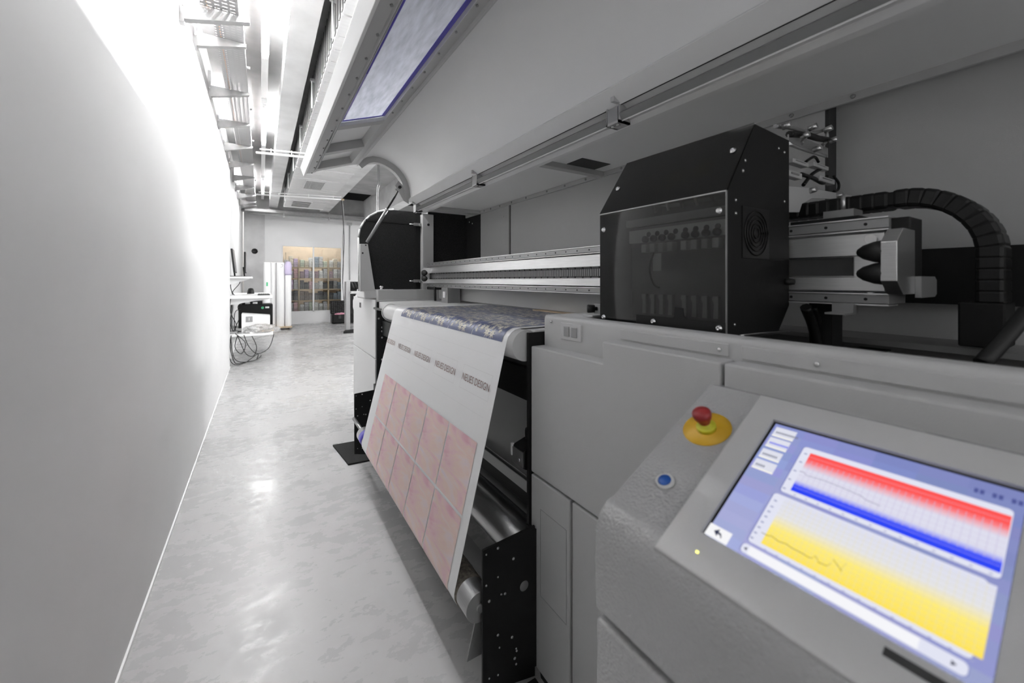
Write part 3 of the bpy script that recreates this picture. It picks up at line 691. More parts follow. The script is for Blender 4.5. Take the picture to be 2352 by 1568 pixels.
obj('far_top_rail', box(0.69, 0.93, 3.30, 3.60, 1.15, 1.225, bev=0.012), M['paint_light'], pr)
obj('far_sill', box(0.78, 1.30, 3.235, 3.36, 1.135, 1.222, bev=0.003), M['paint'], pr)
# black end cheek with rounded shoulder
YC = 3.33
cheek = [PY(u, v, YC) for u, v in ((828, 668), (826, 545), (829, 527), (837, 511), (850, 498), (866, 489), (885, 484), (905, 482), (968, 488), (968, 668))]
ch = obj('end_cheek', prism(bmesh.new(), [(p.x, p.z) for p in cheek], YC, YC+0.02), M['black_felt'], pr)
rim = [PY(u, v, YC) for u, v in ((825.5, 668), (824, 545), (827, 526), (835.5, 509.5), (849, 496), (865.5, 487), (884.5, 482), (905, 480.3))]
bm = bmesh.new()
for p, q in zip(rim, rim[1:]):
    a = Vector((0, 0, 0)); cyl(bm, (p.x, YC+.009, p.z), (q.x, YC+.009, q.z), 0.008, 8)
obj('rim', bm, M['paint_light'], ch)
obj('seam_strip', box(PY(840, 505, YC).x, PY(966, 510, YC).x, YC-.003, YC, PY(900, 512, YC).z, PY(900, 508, YC).z), M['black'], ch)
obj('seam_strip', box(PY(955, 505, YC).x, PY(966, 510, YC).x, YC-.004, YC, PY(900, 660, YC).z, PY(900, 492, YC).z), M['black'], ch)
YG = YC-0.03
br = [PY(u, v, YG) for u, v in ((827, 669), (827, 560), (845, 560), (862, 669))]
cb_ = obj('cheek_bracket', prism(bmesh.new(), [(p.x, p.z) for p in br], YG, YG+0.026, bev=0.002), M['paint'], pr)
for u, v, r in ((833, 581, .007), (840, 563, .006)):
    p = PY(u, v, YG); obj('bolt_hole', cyl(bmesh.new(), (p.x, YG-.002, p.z), (p.x, YG+.002, p.z), r, 12), M['black_plastic'], cb_)
# gas strut
p0, p1 = PY(843, 556, YG-.02), PY(920, 430, 3.10)
pm = p0.lerp(p1, 0.60)
gs = obj('gas_strut', cyl(bmesh.new(), p0, pm, 0.013, 16), M['alu_dark'], pr)
obj('strut_rod', cyl(bmesh.new(), pm, p1, 0.0075, 12), M['black_plastic'], gs)
obj('strut_sleeve', cyl(bmesh.new(), pm, pm.lerp(p1, 0.03), 0.0145, 16), M['chrome'], gs)
for v in (516, 645):
    p = PY(958, v, YC-.015)
    hg = obj('latch_clamp', box(p.x-.03, p.x+.03, YC-.035, YC-.004, p.z-.012, p.z+.012, bev=0.002), M['alu_dark'], pr)
    obj('clamp_lever', cyl(bmesh.new(), (p.x-.07, YC-.025, p.z), (p.x-.02, YC-.025, p.z), 0.006, 10), M['chrome'], hg)
    obj('clamp_screw', cyl(bmesh.new(), (p.x+.015, YC-.05, p.z-.008), (p.x+.015, YC-.03, p.z-.008), 0.008, 10), M['chrome'], hg)
p = PY(873, 666, 3.32); kn = obj('sill_knob', lathe(bmesh.new(), (p.x, 3.28, 1.222), (0, 0, 1), [(0.018, 0), (0.012, .01), (0.010, .018), (0.016, .02), (0.016, .03), (0, .031)], 20), M['chrome'], pr)
# column + inner walls
a, b = PY(968, 600, 3.30), PY(993, 600, 3.30)
co = obj('column', box(a.x, b.x, 3.27, 3.38, 1.13, 1.86, bev=0.003), M['paint'], pr)
p = PY(984, 516, 3.27); obj('column_hole', cyl(bmesh.new(), (p.x, 3.268, p.z), (p.x, 3.272, p.z), 0.011, 14), M['black_plastic'], co)
XB = 1.585
obj('bay_end_wall', box(b.x-.03, XB+.02, 3.31, 3.33, 1.10, 1.89), M['black_felt'], pr)
obj('rear_panel', box(XB, XB+.02, 3.04, 3.31, 1.0, 1.875), M['black_felt'], pr)
obj('rear_panel', box(XB, XB+.02, 2.575, 3.035, 1.0, 1.875), M['paint'], pr)
obj('rear_panel_gap', box(XB+.012, XB+.022, 2.5, 2.6, 1.0, 1.875), M['paint_dark'], pr)
obj('rear_panel', box(XB, XB+.02, 0.575, 2.548, 1.0, 1.875), M['paint'], pr)
obj('rear_panel_edge', box(XB, XB+.06, 0.565, 0.575, 1.0, 1.89), M['paint_dark'], pr)
obj('rear_panel', box(XB+.06, XB+.08, YB, 0.565, 1.15, 1.95), M['paint'], pr)
st = obj('rear_angle_strip', box(XB-.012, XB-.001, YB, 3.31, 1.862, 1.895, bev=0.001), M['paint'], pr)
for u, v in ((1112, 486), (1127, 481), (1148, 474), (1175, 465), (1208, 455), (1256, 438), (1297, 424), (1345, 409), (1427, 382), (1818, 259), (1959, 214), (1090, 490)):
    p = PX(u, v, XB-.012); obj('bolt', lathe(bmesh.new(), (XB-.012, p.y, 1.876), (-1, 0, 0), [(0.0075, 0), (0.006, .004), (0, .005)], 10), M['dark_steel'], st)
for (y, z) in ((3.19, 1.80), (3.25, 1.82), (2.66, 1.79)): obj('panel_bolt', cyl(bmesh.new(), (XB, y, z), (XB-.004, y, z), 0.006, 10), M['steel'], st)
obj('top_plate', box(1.13, XB+.09, YB, 3.42, 1.888, 1.905), M['paint_hood'], pr)
for y0, y1 in ((3.02, 3.09), (1.575, 1.62)):
    obj('cross_brace', box(1.15, XB-.012, y0, y1, 1.862, 1.892, bev=0.003), M['paint'], pr)
obj('top_slot', box(1.31, 1.50, 1.455, 1.57, 1.886, 1.893), M['paint_dark'], pr)
# ---------------- print beam
BX = 1.165; BY0, BY1 = 0.313, 3.16
bmB = bmesh.new()
prism(bmB, [(BX, 1.357), (BX, 1.405), (BX+.012, 1.412), (BX+.10, 1.412), (BX+.10, 1.272), (BX+.012, 1.272), (BX, 1.276), (BX, 1.306), (BX+.018, 1.308), (BX+.018, 1.355)], BY0, BY1)
be = obj('print_beam', bmB, M['alu'], pr)
obj('rail', prism(bmesh.new(), [(BX-.008, 1.416), (BX-.008, 1.436), (BX+.10, 1.437), (BX+.10, 1.412), (BX+.006, 1.412)], BY0-.01, BY1+.01), M['alu_dark'], be)
obj('rail', prism(bmesh.new(), [(BX-.008, 1.248), (BX-.008, 1.266), (BX+.006, 1.270), (BX+.10, 1.272), (BX+.10, 1.247)], BY0-.01, BY1+.01), M['alu_dark'], be)
for z in (1.440, 1.413): obj('rail_lip', box(BX-.012, BX+.05, BY0-.01, BY1+.01, z-.003, z), M['alu'], be)
for z in (1.2705, 1.246): obj('rail_lip', box(BX-.012, BX+.05, BY0-.01, BY1+.01, z-.003, z), M['alu'], be)
bm = bmesh.new(); bm2 = bmesh.new()
y = BY0+.03
while y < BY1:
    for z in (1.426, 1.257): cyl(bm, (BX-.009, y, z), (BX-.0075, y, z), 0.0035, 8)
    y += 0.075
obj('rail_screw', bm, M['black_plastic'], be)
bx(bm2, BX+.012, BX+.017, BY0+.06, BY1, 1.31, 1.354); nbelt = len(bm2.faces)
y = 0.9
while y < BY1:
    for z0, z1 in ((1.309, 1.316), (1.348, 1.355)): bx(bm2, BX+.0085, BX+.012, y, y+.006, z0, z1)
    y += 0.05
for f in bm2.faces[:]: pass
bm2.faces.ensure_lookup_table()
for f in bm2.faces[nbelt:]: f.material_index = 1
n2 = len(bm2.faces); y = 0.9
while y < BY1: bx(bm2, BX+.0108, BX+.0122, y, y+.0045, 1.317, 1.347); y += 0.0125
bm2.faces.ensure_lookup_table()
for f in bm2.faces[n2:]: f.material_index = 2
obj('belt', bm2, [M['belt'], M['black_plastic'], M['alu_dark']], be)
# bumpers, far end
eb = obj('beam_end_bracket', prism(bmesh.new(), [(1.095, 1.30), (1.095, 1.375), (1.12, 1.40), (1.165, 1.40), (1.165, 1.275), (1.12, 1.275)], 3.13, 3.15), M['alu'], pr)
for z in (1.358, 1.312): obj('bumper', lathe(bmesh.new(), (1.118, 3.13, z), (0, -1, 0), [(0.022, 0), (0.024, .01), (0.018, .035), (0.008, .05), (0, .052)], 20), M['rubber'], eb)
# bumpers, near end
yb0 = 0.31
blk = obj('bumper_block', prism(bmesh.new(), [(1.085, 1.298), (1.085, 1.379), (1.125, 1.408), (1.20, 1.408), (1.20, 1.27), (1.125, 1.27)], 0.272, 0.298, bev=0.0012), M['steel'], pr)
obj('block_cap', box(1.17, 1.255, 0.273, 0.31, 1.275, 1.436, bev=0.002), M['black'], blk)
for z in (1.360, 1.314): obj('bumper', lathe(bmesh.new(), (1.108, 0.296, z), (0, 1, 0), [(0.023, 0), (0.024, .004), (0.022, .018), (0.015, .036), (0.007, .046), (0, .049)], 24), M['rubber'], blk)
for z in (1.392, 1.262): obj('socket_bolt', cyl(bmesh.new(), (BX-.006, 0.335, z), (BX, 0.335, z), 0.011, 16), M['chrome'], blk)
obj('beam_foot', box(1.20, 1.26, 0.42, 0.47, 1.09, 1.247), M['black'], pr)
obj('motor_plate', prism(bmesh.new(), [(1.20, 1.262), (1.20, 1.308), (1.30, 1.308), (1.315, 1.30), (1.315, 1.268), (1.30, 1.262)], 0.262, 0.272), M['alu_dark'], pr)
obj('bracket_tab', prism(bmesh.new(), [(1.10, 1.222), (1.16, 1.222), (1.16, 1.247), (1.14, 1.247), (1.14, 1.226), (1.10, 1.226)], 0.36, 0.40), M['alu_dark'], pr)
# bed behind the sheet and gray wall under the beam
obj('print_table', box(0.775, 1.46, 1.092, 3.18, 1.08, 1.132, bev=0.003), M['paint_light'], pr)
obj('bed_back_wall', box(1.27, 1.285, 1.09, 3.18, 1.145, 1.25), M['paint_light'], pr)
obj('table_strip', box(1.225, 1.265, 1.30, 1.75, 1.132, 1.143), M['wood'], pr)
obj('table_strip', box(1.225, 1.262, 1.12, 1.29, 1.132, 1.145), M['black_plastic'], pr)
obj('beam_support', box(1.15, 1.25, 2.72, 2.84, 1.132, 1.247), M['alu_dark'], pr)
obj('beam_support_plate', box(1.142, 1.15, 2.755, 2.79, 1.17, 1.215), M['white_metal'], pr)
obj('ink_hose', tube(bmesh.new(), [(1.16, 3.0, 1.245), (1.15, 2.97, 1.20), (1.16, 2.99, 1.14)], 0.010), M['rubber'], pr)
obj('sensor_bar', box(1.14, 1.20, 2.95, 3.12, 1.225, 1.245), M['black'], pr)
# ---------------- carriage
KX, KY0, KY1 = 0.87, 0.497, 0.884
sideprof = [(0.873, 1.172), (0.873, 1.497), (0.988, 1.668), (1.155, 1.66), (1.155, 1.235), (1.10, 1.172)]
ca = obj('print_carriage', prism(bmesh.new(), sideprof, KY0, KY0+.004), M['black'], pr)
obj('carriage_side', prism(bmesh.new(), sideprof, KY1-.004, KY1), M['black'], ca)
obj('carriage_back', box(1.150, 1.158, KY0+.004, KY1-.004, 1.45, 1.66), M['black'], ca)
obj('carriage_floor', box(0.876, 1.10, KY0+.004, KY1-.004, 1.172, 1.18), M['black'], ca)
def slope_plate(x0, z0, x1, z1, th, y0, y1):
    d = Vector((x1-x0, z1-z0)).normalized(); n = Vector((-d.y, d.x))*th
    return prism(bmesh.new(), [(x0, z0), (x1, z1), (x1+n.x, z1+n.y), (x0+n.x, z0+n.y)], y0, y1)
fw = obj('front_window', box(KX-.003, KX, KY0, KY1, 1.172, 1.497), M['smoke'], ca)
tw = obj('slanted_window', slope_plate(KX-.002, 1.498, 0.986, 1.669, 0.003, KY0, KY1), M['smoke'], ca)
obj('window_edge', box(KX-.004, KX, KY0, KY1, 1.4955, 1.4985), M['galv'], ca)
obj('window_edge', box(KX-.0045, KX-.001, KY0-.002, KY0+.0005, 1.172, 1.497), M['dark_steel'], ca)
obj('mask_strip', box(KX-.0045, KX-.003, KY0, 0.745, 1.172, 1.207), M['black_plastic'], ca)
obj('mask_tab', prism(bmesh.new(), [(0.592, 1.207), (0.60, 1.212), (0.602, 1.232), (0.625, 1.234), (0.628, 1.21), (0.632, 1.207)], KX-.0045, KX-.003, 'x'), M['black_plastic'], ca)
def kscrew(p, n, r=0.0075):
    obj('cover_screw', lathe(bmesh.new(), p, n, [(r, 0), (r, .0015), (r*.72, .002), (r*.66, .005), (r*.4, .006), (r*.3, .004), (0, .004)], 18), M['chrome'], ca)
for (y, z) in ((0.868, 1.45), (0.868, 1.19), (0.513, 1.455), (0.513, 1.192), (0.69, 1.192)): kscrew((KX-.003, y, z), (-1, 0, 0))
sl_n = Vector((-(1.669-1.498), 0, (0.986-KX+.002))).normalized()
for (y, k) in ((0.86, 0.45), (0.52, 0.60)):
    kscrew(Vector((KX-.002+(0.986-KX+.002)*k, y, 1.498+0.171*k))+sl_n*.0035, sl_n)
for (x, z) in ((0.905, 1.48), (0.905, 1.45), (0.945, 1.575), (0.935, 1.55), (1.10, 1.63), (1.13, 1.625), (1.13, 1.50), (0.90, 1.20)):
    obj('side_rivet', lathe(bmesh.new(), (x, KY0, z), (0, -1, 0), [(0.0042, 0), (0.003, .002), (0, .0025)], 12), M['steel'], ca)
fan = obj('fan_grille', box(0.93, 1.05, KY0-.002, KY0, 1.35, 1.47), M['black_plastic'], ca)
bm = bmesh.new()
for r in (0.012, 0.022, 0.032, 0.042, 0.052):
    n = 28; pts = [(0.99+r*math.cos(2*math.pi*k/n), KY0-.003, 1.41+r*math.sin(2*math.pi*k/n)) for k in range(n+1)]
    tube(bm, pts, 0.0016, 6, 1)
obj('grille_ring', bm, M['black_plastic'], fan)
# what shows through the smoked window
obj('valve_rail', box(0.90, 0.915, 0.505, 0.80, 1.405, 1.44), M['alu'], ca)
bm = bmesh.new()
for k in range(8): cyl(bm, (0.8985, 0.535+k*.028, 1.425), (0.90, 0.535+k*.028, 1.425), 0.007, 14)
obj('rail_hole', bm, M['black_plastic'], ca)
obj('upper_rail', box(0.92, 0.935, 0.505, 0.83, 1.455, 1.475), M['alu_dark'], ca)
for k in range(8):
    y = 0.535+k*.0275+(0.012 if k > 3 else 0)
    v = obj('ink_valve', box(0.888, 0.91, y-.008, y+.008, 1.375, 1.398, bev=0.002), M['paper_matt'], ca)
    obj('valve_cap', lathe(bmesh.new(), (0.895, y, 1.412), (-1, 0, 0), [(0.009, -.005), (0.009, .004), (0.004, .008), (0, .008)], 14), M['black_plastic'], v)
    obj('damper', prism(bmesh.new(), [(y-.006, 1.21), (y+.006, 1.21), (y+.004, 1.245), (y+.009, 1.255), (y+.006, 1.262), (y-.006, 1.262)], 0.89, 0.90, 'x'), M['steel'], ca)
obj('inner_plate', box(0.98, 0.985, 0.52, 0.86, 1.19, 1.46), M['alu_dark'], ca)
obj('paper_tag', box(0.905, 0.907, 0.695, 0.722, 1.325, 1.372), M['paper_matt'], ca)
obj('tag_wire', tube(bmesh.new(), [(0.90, 0.715, 1.375), (0.895, 0.725, 1.33), (0.90, 0.715, 1.29), (0.905, 0.70, 1.28)], 0.0025), M['black_plastic'], ca)
for k in range(5):
    y = 0.60+k*.045
    obj('inner_wire', tube(bmesh.new(), [(0.99, y, 1.50), (0.97, y+.02, 1.57+.01*k), (0.985, y+.06, 1.60), (1.02, y+.07, 1.55)], 0.004), M['alu_dark'] if k % 2 else M['black_plastic'], ca)
obj('inner_box', box(1.0, 1.06, 0.56, 0.78, 1.52, 1.60, bev=0.004), M['black_plastic'], ca)
for (y, z) in ((0.655, 1.545), (0.585, 1.553)): obj('status_led', cyl(bmesh.new(), (0.945, y, z), (0.94, y, z), 0.0032, 10), M['led2'], ca)
# valve block behind the carriage
vb = obj('valve_block', prism(bmesh.new(), [(1.16, 1.42), (1.16, 1.66), (1.30, 1.66), (1.30, 1.50), (1.22, 1.42)], 0.575, 0.58), M['dark_steel'], ca)
def pyb(u0, u1, v0, v1, Y, th, bev=0.0):
    a, b = PY(u0, v0, Y), PY(u1, v1, Y); return box(a.x, b.x, Y, Y+th, a.z, b.z, bev=bev)
for u0, u1, v0, v1, Y in ((1822, 1858, 362, 384, .50), (1870, 1904, 371, 392, .52), (1812, 1843, 389, 412, .50), (1884, 1918, 402, 424, .52)):
    v = obj('solenoid_valve', pyb(u0, u1, v0, v1, Y, 0.02, 0.002), M['paint'], ca)
    obj('valve_plug', pyb(u0+8, u1-6, v0+5, v1-9, Y-.003, 0.004), M['alu_dark'], v)
obj('valve_bracket', pyb(1812, 1902, 328, 340, .53, .004), M['alu_dark'], ca)
obj('valve_bracket', pyb(1850, 1898, 325, 362, .545, .004), M['steel'], ca)
lb = [PY(u, v, .515) for u, v in ((1812, 428), (1862, 432), (1960, 450), (1958, 458), (1865, 455), (1842, 468), (1836, 487), (1812, 487))]
obj('arm_bracket', prism(bmesh.new(), [(p.x, p.z) for p in lb], .515, .52), M['paint'], ca)
for pts, r, m in ((((1780, 290), (1810, 292), (1838, 300), (1850, 312), (1840, 330)), .006, 'alu_dark'), (((1812, 308), (1850, 310), (1880, 318), (1905, 322)), .009, 'black_plastic'),
                  (((1850, 300), (1870, 305), (1895, 300), (1900, 320), (1890, 332)), .005, 'alu_dark'), (((1850, 372), (1870, 360), (1880, 372)), .004, 'black_plastic'),
                  (((1840, 400), (1870, 410), (1890, 420), (1900, 405)), .006, 'black_plastic'), (((1915, 405), (1926, 420), (1925, 435), (1915, 440)), .004, 'black_plastic'),
                  (((1812, 330), (1850, 345), (1895, 358)), .005, 'steel'), (((1845, 425), (1865, 400), (1885, 388)), .005, 'black_plastic')):
    obj('air_hose', tube(bmesh.new(), [PY(u, v, .53) for u, v in pts], r), M[m], ca)
for u, v in ((1797, 293), (1858, 296), (1893, 300), (1840, 315), (1905, 325), (1868, 345), (1856, 440), (1918, 452)):
    p = PY(u, v, .52); obj('fitting', cyl(bmesh.new(), p, p+Vector((0, -.02, 0.004)), 0.008, 12), M['steel'], ca)
obj('stop_knob', lathe(bmesh.new(), PY(1812, 647, .49), (0.3, -1, 0), [(0.008, -.01), (0.009, 0), (0.007, .012), (0, .014)], 14), M['rubber'], ca)
bp = obj('guide_plate', box(1.17, 1.25, 0.36, 0.50, 1.437, 1.45), M['black'], pr)
obj('guide_block', box(1.175, 1.23, 0.37, 0.43, 1.45, 1.468), M['dark_steel'], bp)
obj('guide_pin', cyl(bmesh.new(), (1.19, 0.395, 1.468), (1.19, 0.395, 1.505), 0.0045, 12), M['steel'], bp)
bm = bmesh.new()
tube(bm, [PY(1850, 705, .45), PY(1866, 745, .45), PY(1878, 800, .45)], 0.012); tube(bm, [PY(1868, 705, .45), PY(1880, 740, .45), PY(1888, 800, .45)], 0.008)
obj('drain_hose', bm, M['black_plastic'], ca)
obj('capping_tray', box(0.88, 1.10, 0.43, 0.497, 1.10, 1.165), M['black'], pr)
obj('tray_edge', tube(bmesh.new(), [PY(1700, 770, .49), PY(1760, 764, .49), PY(1815, 760, .49)], 0.002, 6), M['steel'], pr)
# energy chain: two straight runs and a bend in the y-z plane
KXC = 1.40
path = []
y = 0.75
while y > 0.36: path.append((y, 1.507, 0.0)); y -= 0.025
for k in range(0, 10):
    a = math.pi/2+math.pi/2*k/9; path.append((0.335+0.145*math.cos(a), 1.362+0.145*math.sin(a), a-math.pi/2))
for k in range(1, 7): path.append((0.19, 1.362-.025*k, math.pi/2))
chn = None
bm = bmesh.new()
for (y, z, a) in path:
    b2 = bmesh.new(); bx(b2, KXC-.04, KXC+.04, -.017, .017, -.0225, .0225, bev=.008); bx(b2, KXC-.037, KXC+.037, -.024, .024, -.018, .018, bev=.004)
    R = Matrix.Translation((0, y, z)) @ Matrix.Rotation(a, 4, 'X')
    bmesh.ops.transform(b2, matrix=R, verts=b2.verts); me = bpy.data.meshes.new('tmp'); b2.to_mesh(me); b2.free(); bm.from_mesh(me); bpy.data.meshes.remove(me)
obj('cable_chain', bm, M['black_plastic'], pr)
obj('chain_trough', box(1.345, 1.46, 0.165, 0.235, 1.15, 1.25, bev=.004), M['black'], pr)
obj('rear_duct', box(1.54, 1.60, YB, 0.60, 1.236, 1.385), M['black'], pr)
obj('rear_shelf_wall', box(1.58, 1.60, YB, 1.05, 1.05, 1.236), M['paint'], pr)
obj('rear_deck', box(1.40, 1.58, YB, 1.05, 1.125, 1.14), M['alu_dark'], pr)
q = PZ(2185, 790, 1.12)
ps = obj('pump_stand', box(q.x-.045, q.x+.045, q.y-.025, q.y+.025, 1.128, 1.136), M['alu_dark'], pr)
obj('stand_body', box(q.x-.03, q.x+.03, q.y-.02, q.y+.02, 1.09, 1.128), M['paint'], ps)
for dx in (-.04, -.02, .02, .04): obj('stud', cyl(bmesh.new(), (q.x+dx, q.y-.01, 1.115), (q.x+dx, q.y-.01, 1.15), 0.003, 8), M['steel'], ps)
bd = PZ(1980, 803, 1.092)
obj('circuit_board', box(bd.x-.10, bd.x+.10, bd.y-.05, bd.y+.02, 1.0905, 1.094), mat('dark_green_board', (0.005, 0.03, 0.012), 0.4), pr)
obj('large_hose', tube(bmesh.new(), [PX(2360, 715, 1.25), PX(2310, 775, 1.20), PX(2255, 835, 1.15)], 0.013), M['rubber'], pr)
# ---------------- hood
arc = [(0.592, 2.147), (0.625, 2.178), (0.655, 2.200), (0.70, 2.216), (0.75, 2.217), (0.80, 2.205), (0.85, 2.182), (0.895, 2.150), (0.93, 2.112), (0.958, 2.065), (0.975, 2.01), (0.983, 1.955), (0.985, 1.928)]
YH0, YH1 = -0.55, 3.06
hd = obj('hood_shell', shell(bmesh.new(), arc, 0.012, YH0, YH1), M['paint_hood'], pr, smooth=True)
FA, FB = Vector((0.2515, 2.02)), Vector((0.592, 2.14))
fd_ = (FB-FA).normalized(); fn = Vector((-fd_.y, fd_.x))
def FP(s, h): p = FA+fd_*s+fn*h; return (p.x, p.y)
FL = (FB-FA).length
# window frame rails (profile across, extruded along y)
def frame_rail(s0, s1, h0, h1, y0, y1, name, m, parent):
    return obj(name, prism(bmesh.new(), [FP(s0, h0), FP(s1, h0), FP(s1, h1), FP(s0, h1)], y0, y1, bev=0.0015), m, parent)
wf = frame_rail(0.0, 0.055, 0.0, 0.05, YH0, YH1, 'front_frame_rail', M['paint_light'], pr)
frame_rail(-0.012, 0.0, -0.012, 0.05, YH0, YH1+.004, 'rail_edge', M['white_metal'], wf)
frame_rail(0.06, 0.064, -0.004, 0.02, YH0, YH1, 'glazing_bead', M['paint_light'], wf)
frame_rail(0.068, 0.071, -0.003, 0.02, YH0, YH1, 'glazing_bead', M['paint_light'], wf)
rf = frame_rail(FL-.055, FL-.002, 0.002, 0.05, YH0, YH1, 'rear_frame_rail', M['paint_light'], pr)
frame_rail(FL-.012, FL-.002, -0.012, 0.002, YH0, YH1, 'rail_edge', M['paint_light'], rf)
obj('hood_roof', prism(bmesh.new(), [FP(0.0, 0.05), FP(FL, 0.05), FP(FL, 0.06), FP(0.0, 0.06)], 2.10, YH1), M['paint_hood'], pr)
for y0, y1 in ((2.10, 2.16), (2.58, 2.64), (2.985, 3.05)):
    obj('cross_rib', prism(bmesh.new(), [FP(0.055, 0.002), FP(FL-.05, 0.002), FP(FL-.05, 0.05), FP(0.055, 0.05)], y0, y1, bev=0.002), M['paint'], pr)
wp = obj('hood_window', prism(bmesh.new(), [FP(0.064, 0.018), FP(FL-.055, 0.018), FP(FL-.055, 0.022), FP(0.064, 0.022)], YH0, 2.10), M['hood_glass'], pr)
def strip(s0, s1, y0, y1, m, name):
    return obj(name, prism(bmesh.new(), [FP(s0, 0.0165), FP(s1, 0.0165), FP(s1, 0.0178), FP(s0, 0.0178)], y0, y1), m, wp)
strip(0.075, 0.096, YH0, 1.55, M['tape'], 'film_edge'); strip(0.075, 0.096, 1.55, 2.08, M['tape2'], 'film_edge')
strip(FL-.075, FL-.055, YH0, 2.08, M['tape'], 'film_edge'); strip(0.096, FL-.075, 2.065, 2.08, M['tape'], 'film_edge')
for i, y in enumerate([0.62+0.152*k for k in range(17)]):
    p = FP(0.045, 0); obj('frame_screw', cyl(bmesh.new(), (p[0], y, p[1]), (p[0]+.002, y, p[1]-.005), 0.0045, 10), M['dark_steel'], wf)
    if y < 2.12:
        p = FP(FL-.045, 0.002); obj('frame_screw', cyl(bmesh.new(), (p[0], y, p[1]), (p[0]+.002, y, p[1]-.005), 0.0045, 10), M['dark_steel'], rf)
# end arch with inner rim and pivot plate
arch = arc
inner = []
for i, p in enumerate(arch):
    a = Vector(arch[max(i-1, 0)]); b = Vector(arch[min(i+1, len(arch)-1)]); d = (b-a).normalized()
    inner.append((p[0]+d.y*0.044, p[1]-d.x*0.044))
pv = [(PY(u, v, YH1).x, PY(u, v, YH1).z) for u, v in ((913, 432), (921, 422), (932, 440), (948, 462), (936, 452), (925, 440))]
ea = obj('end_arch', prism(bmesh.new(), arch+inner[::-1], YH1-.004, YH1), M['paint'], pr)
bm = bmesh.new()
for p, q in zip(inner, inner[1:]):
    A = [bm.verts.new((x, y, z)) for (x, z) in (p, q) for y in (YH1, YH1+.045)]; bm.faces.new((A[0], A[1], A[3], A[2]))
bm.normal_update(); bmesh.ops.solidify(bm, geom=bm.faces[:], thickness=0.003)
obj('arch_flange', bm, M['paint'], ea)
bm = bmesh.new(); 
pp_ = PY(918, 430, YH1)
prism(bm, [(pp_.x-.035, pp_.z+.01), (pp_.x-.01, pp_.z+.05), (pp_.x+.07, pp_.z-.03), (pp_.x+.07, pp_.z-.12), (pp_.x+.03, pp_.z-.10), (pp_.x-.01, pp_.z-.03)], YH1, YH1+.004)
obj('pivot_plate', bm, M['paint'], ea)
obj('pivot_pin', cyl(bmesh.new(), (pp_.x, YH1-.012, pp_.z), (pp_.x, 3.14, pp_.z), 0.012, 14), M['black_plastic'], ea)
# hinge beam under the hood
hb = obj('hinge_beam', prism(bmesh.new(), [(0.985, 1.945), (0.972, 1.932), (1.036, 1.897), (1.043, 1.907), (1.075, 1.887), (1.080, 1.852), (1.100, 1.842), (1.128, 1.842), (1.14, 1.858), (1.14, 1.96), (0.985, 1.96)], YB, 3.12, bev=0.0015), M['paint_hood'], pr)
obj('hinge_rod', prism(bmesh.new(), [(1.030, 1.866), (1.050, 1.880), (1.062, 1.856), (1.045, 1.842)], YB, 3.14), M['rod'], pr)
obj('rod_edge', prism(bmesh.new(), [(1.0425, 1.8455), (1.045, 1.842), (1.0475, 1.8437), (1.046, 1.847), (1.0405, 1.8445)], YB, 3.14), M['white_metal'], pr)
obj('beam_groove', prism(bmesh.new(), [(1.0365, 1.8972), (1.0435, 1.905), (1.045, 1.904), (1.040, 1.8965)], YB, 3.12), M['paint_dark'], pr)
for y in (0.99, 2.05, 3.10, -0.1):
    cl = obj('hinge_clamp', box(1.030, 1.036, y-.028, y+.028, 1.845, 1.895, bev=0.001), M['alu_dark'], pr)
    bm = bmesh.new(); bx(bm, 1.030, 1.085, y-.03, y-.024, 1.838, 1.90); bx(bm, 1.030, 1.085, y+.024, y+.03, 1.838, 1.90); bx(bm, 1.030, 1.085, y-.03, y+.03, 1.838, 1.846)
    obj('clamp_body', bm, M['paint'], cl)
    for dy in (-.012, .012): obj('clamp_bolt', cyl(bmesh.new(), (1.045, y+dy, 1.838), (1.045, y+dy, 1.832), 0.006, 10), M['steel'], cl)
    obj('clamp_tab', box(1.0, 1.03, y-.035, y-.02, 1.90, 1.925), M['paint_light'], cl)

# ------------------------------------------------------------------ the printed sheet and take-up roll
C2, R2 = (0.55, 0.33), 0.050
SY0, SY1 = 1.135, 2.47
vx, vz = C2[0]-C1[0], C2[1]-C1[1]; Lc = math.hypot(vx, vz)
phi = math.atan2(vz, vx); g = math.acos((R1-R2)/Lc)
cands = [(math.cos(phi+s*g), math.sin(phi+s*g)) for s in (1, -1)]
NX, NZ = min(cands)                                   # normal pointing to the aisle
P1 = (C1[0]+R1*NX, C1[1]+R1*NZ); P2 = (C2[0]+R2*NX, C2[1]+R2*NZ)
LS = math.hypot(P2[0]-P1[0], P2[1]-P1[1]); TX, TZ = (P2[0]-P1[0])/LS, (P2[1]-P1[1])/LS
A1 = math.atan2(NZ, NX)
if A1 < 0: A1 += 2*math.pi
ARC1 = (A1-math.pi/2)*R1
def SH(y, t, h=0.0):
    if 0 <= t <= LS: x, z, nx, nz = P1[0]+TX*t, P1[1]+TZ*t, NX, NZ
    elif t > LS:
        a = A1+(t-LS)/R2; nx, nz = math.cos(a), math.sin(a); x, z = C2[0]+R2*nx, C2[1]+R2*nz
    elif t > -ARC1:
        a = A1+t/R1; nx, nz = math.cos(a), math.sin(a); x, z = C1[0]+R1*nx, C1[1]+R1*nz
    else:
        x, z, nx, nz = C1[0]+(-t-ARC1), C1[1]+R1, 0.0, 1.0
    return Vector((x+nx*h, y, z+nz*h))
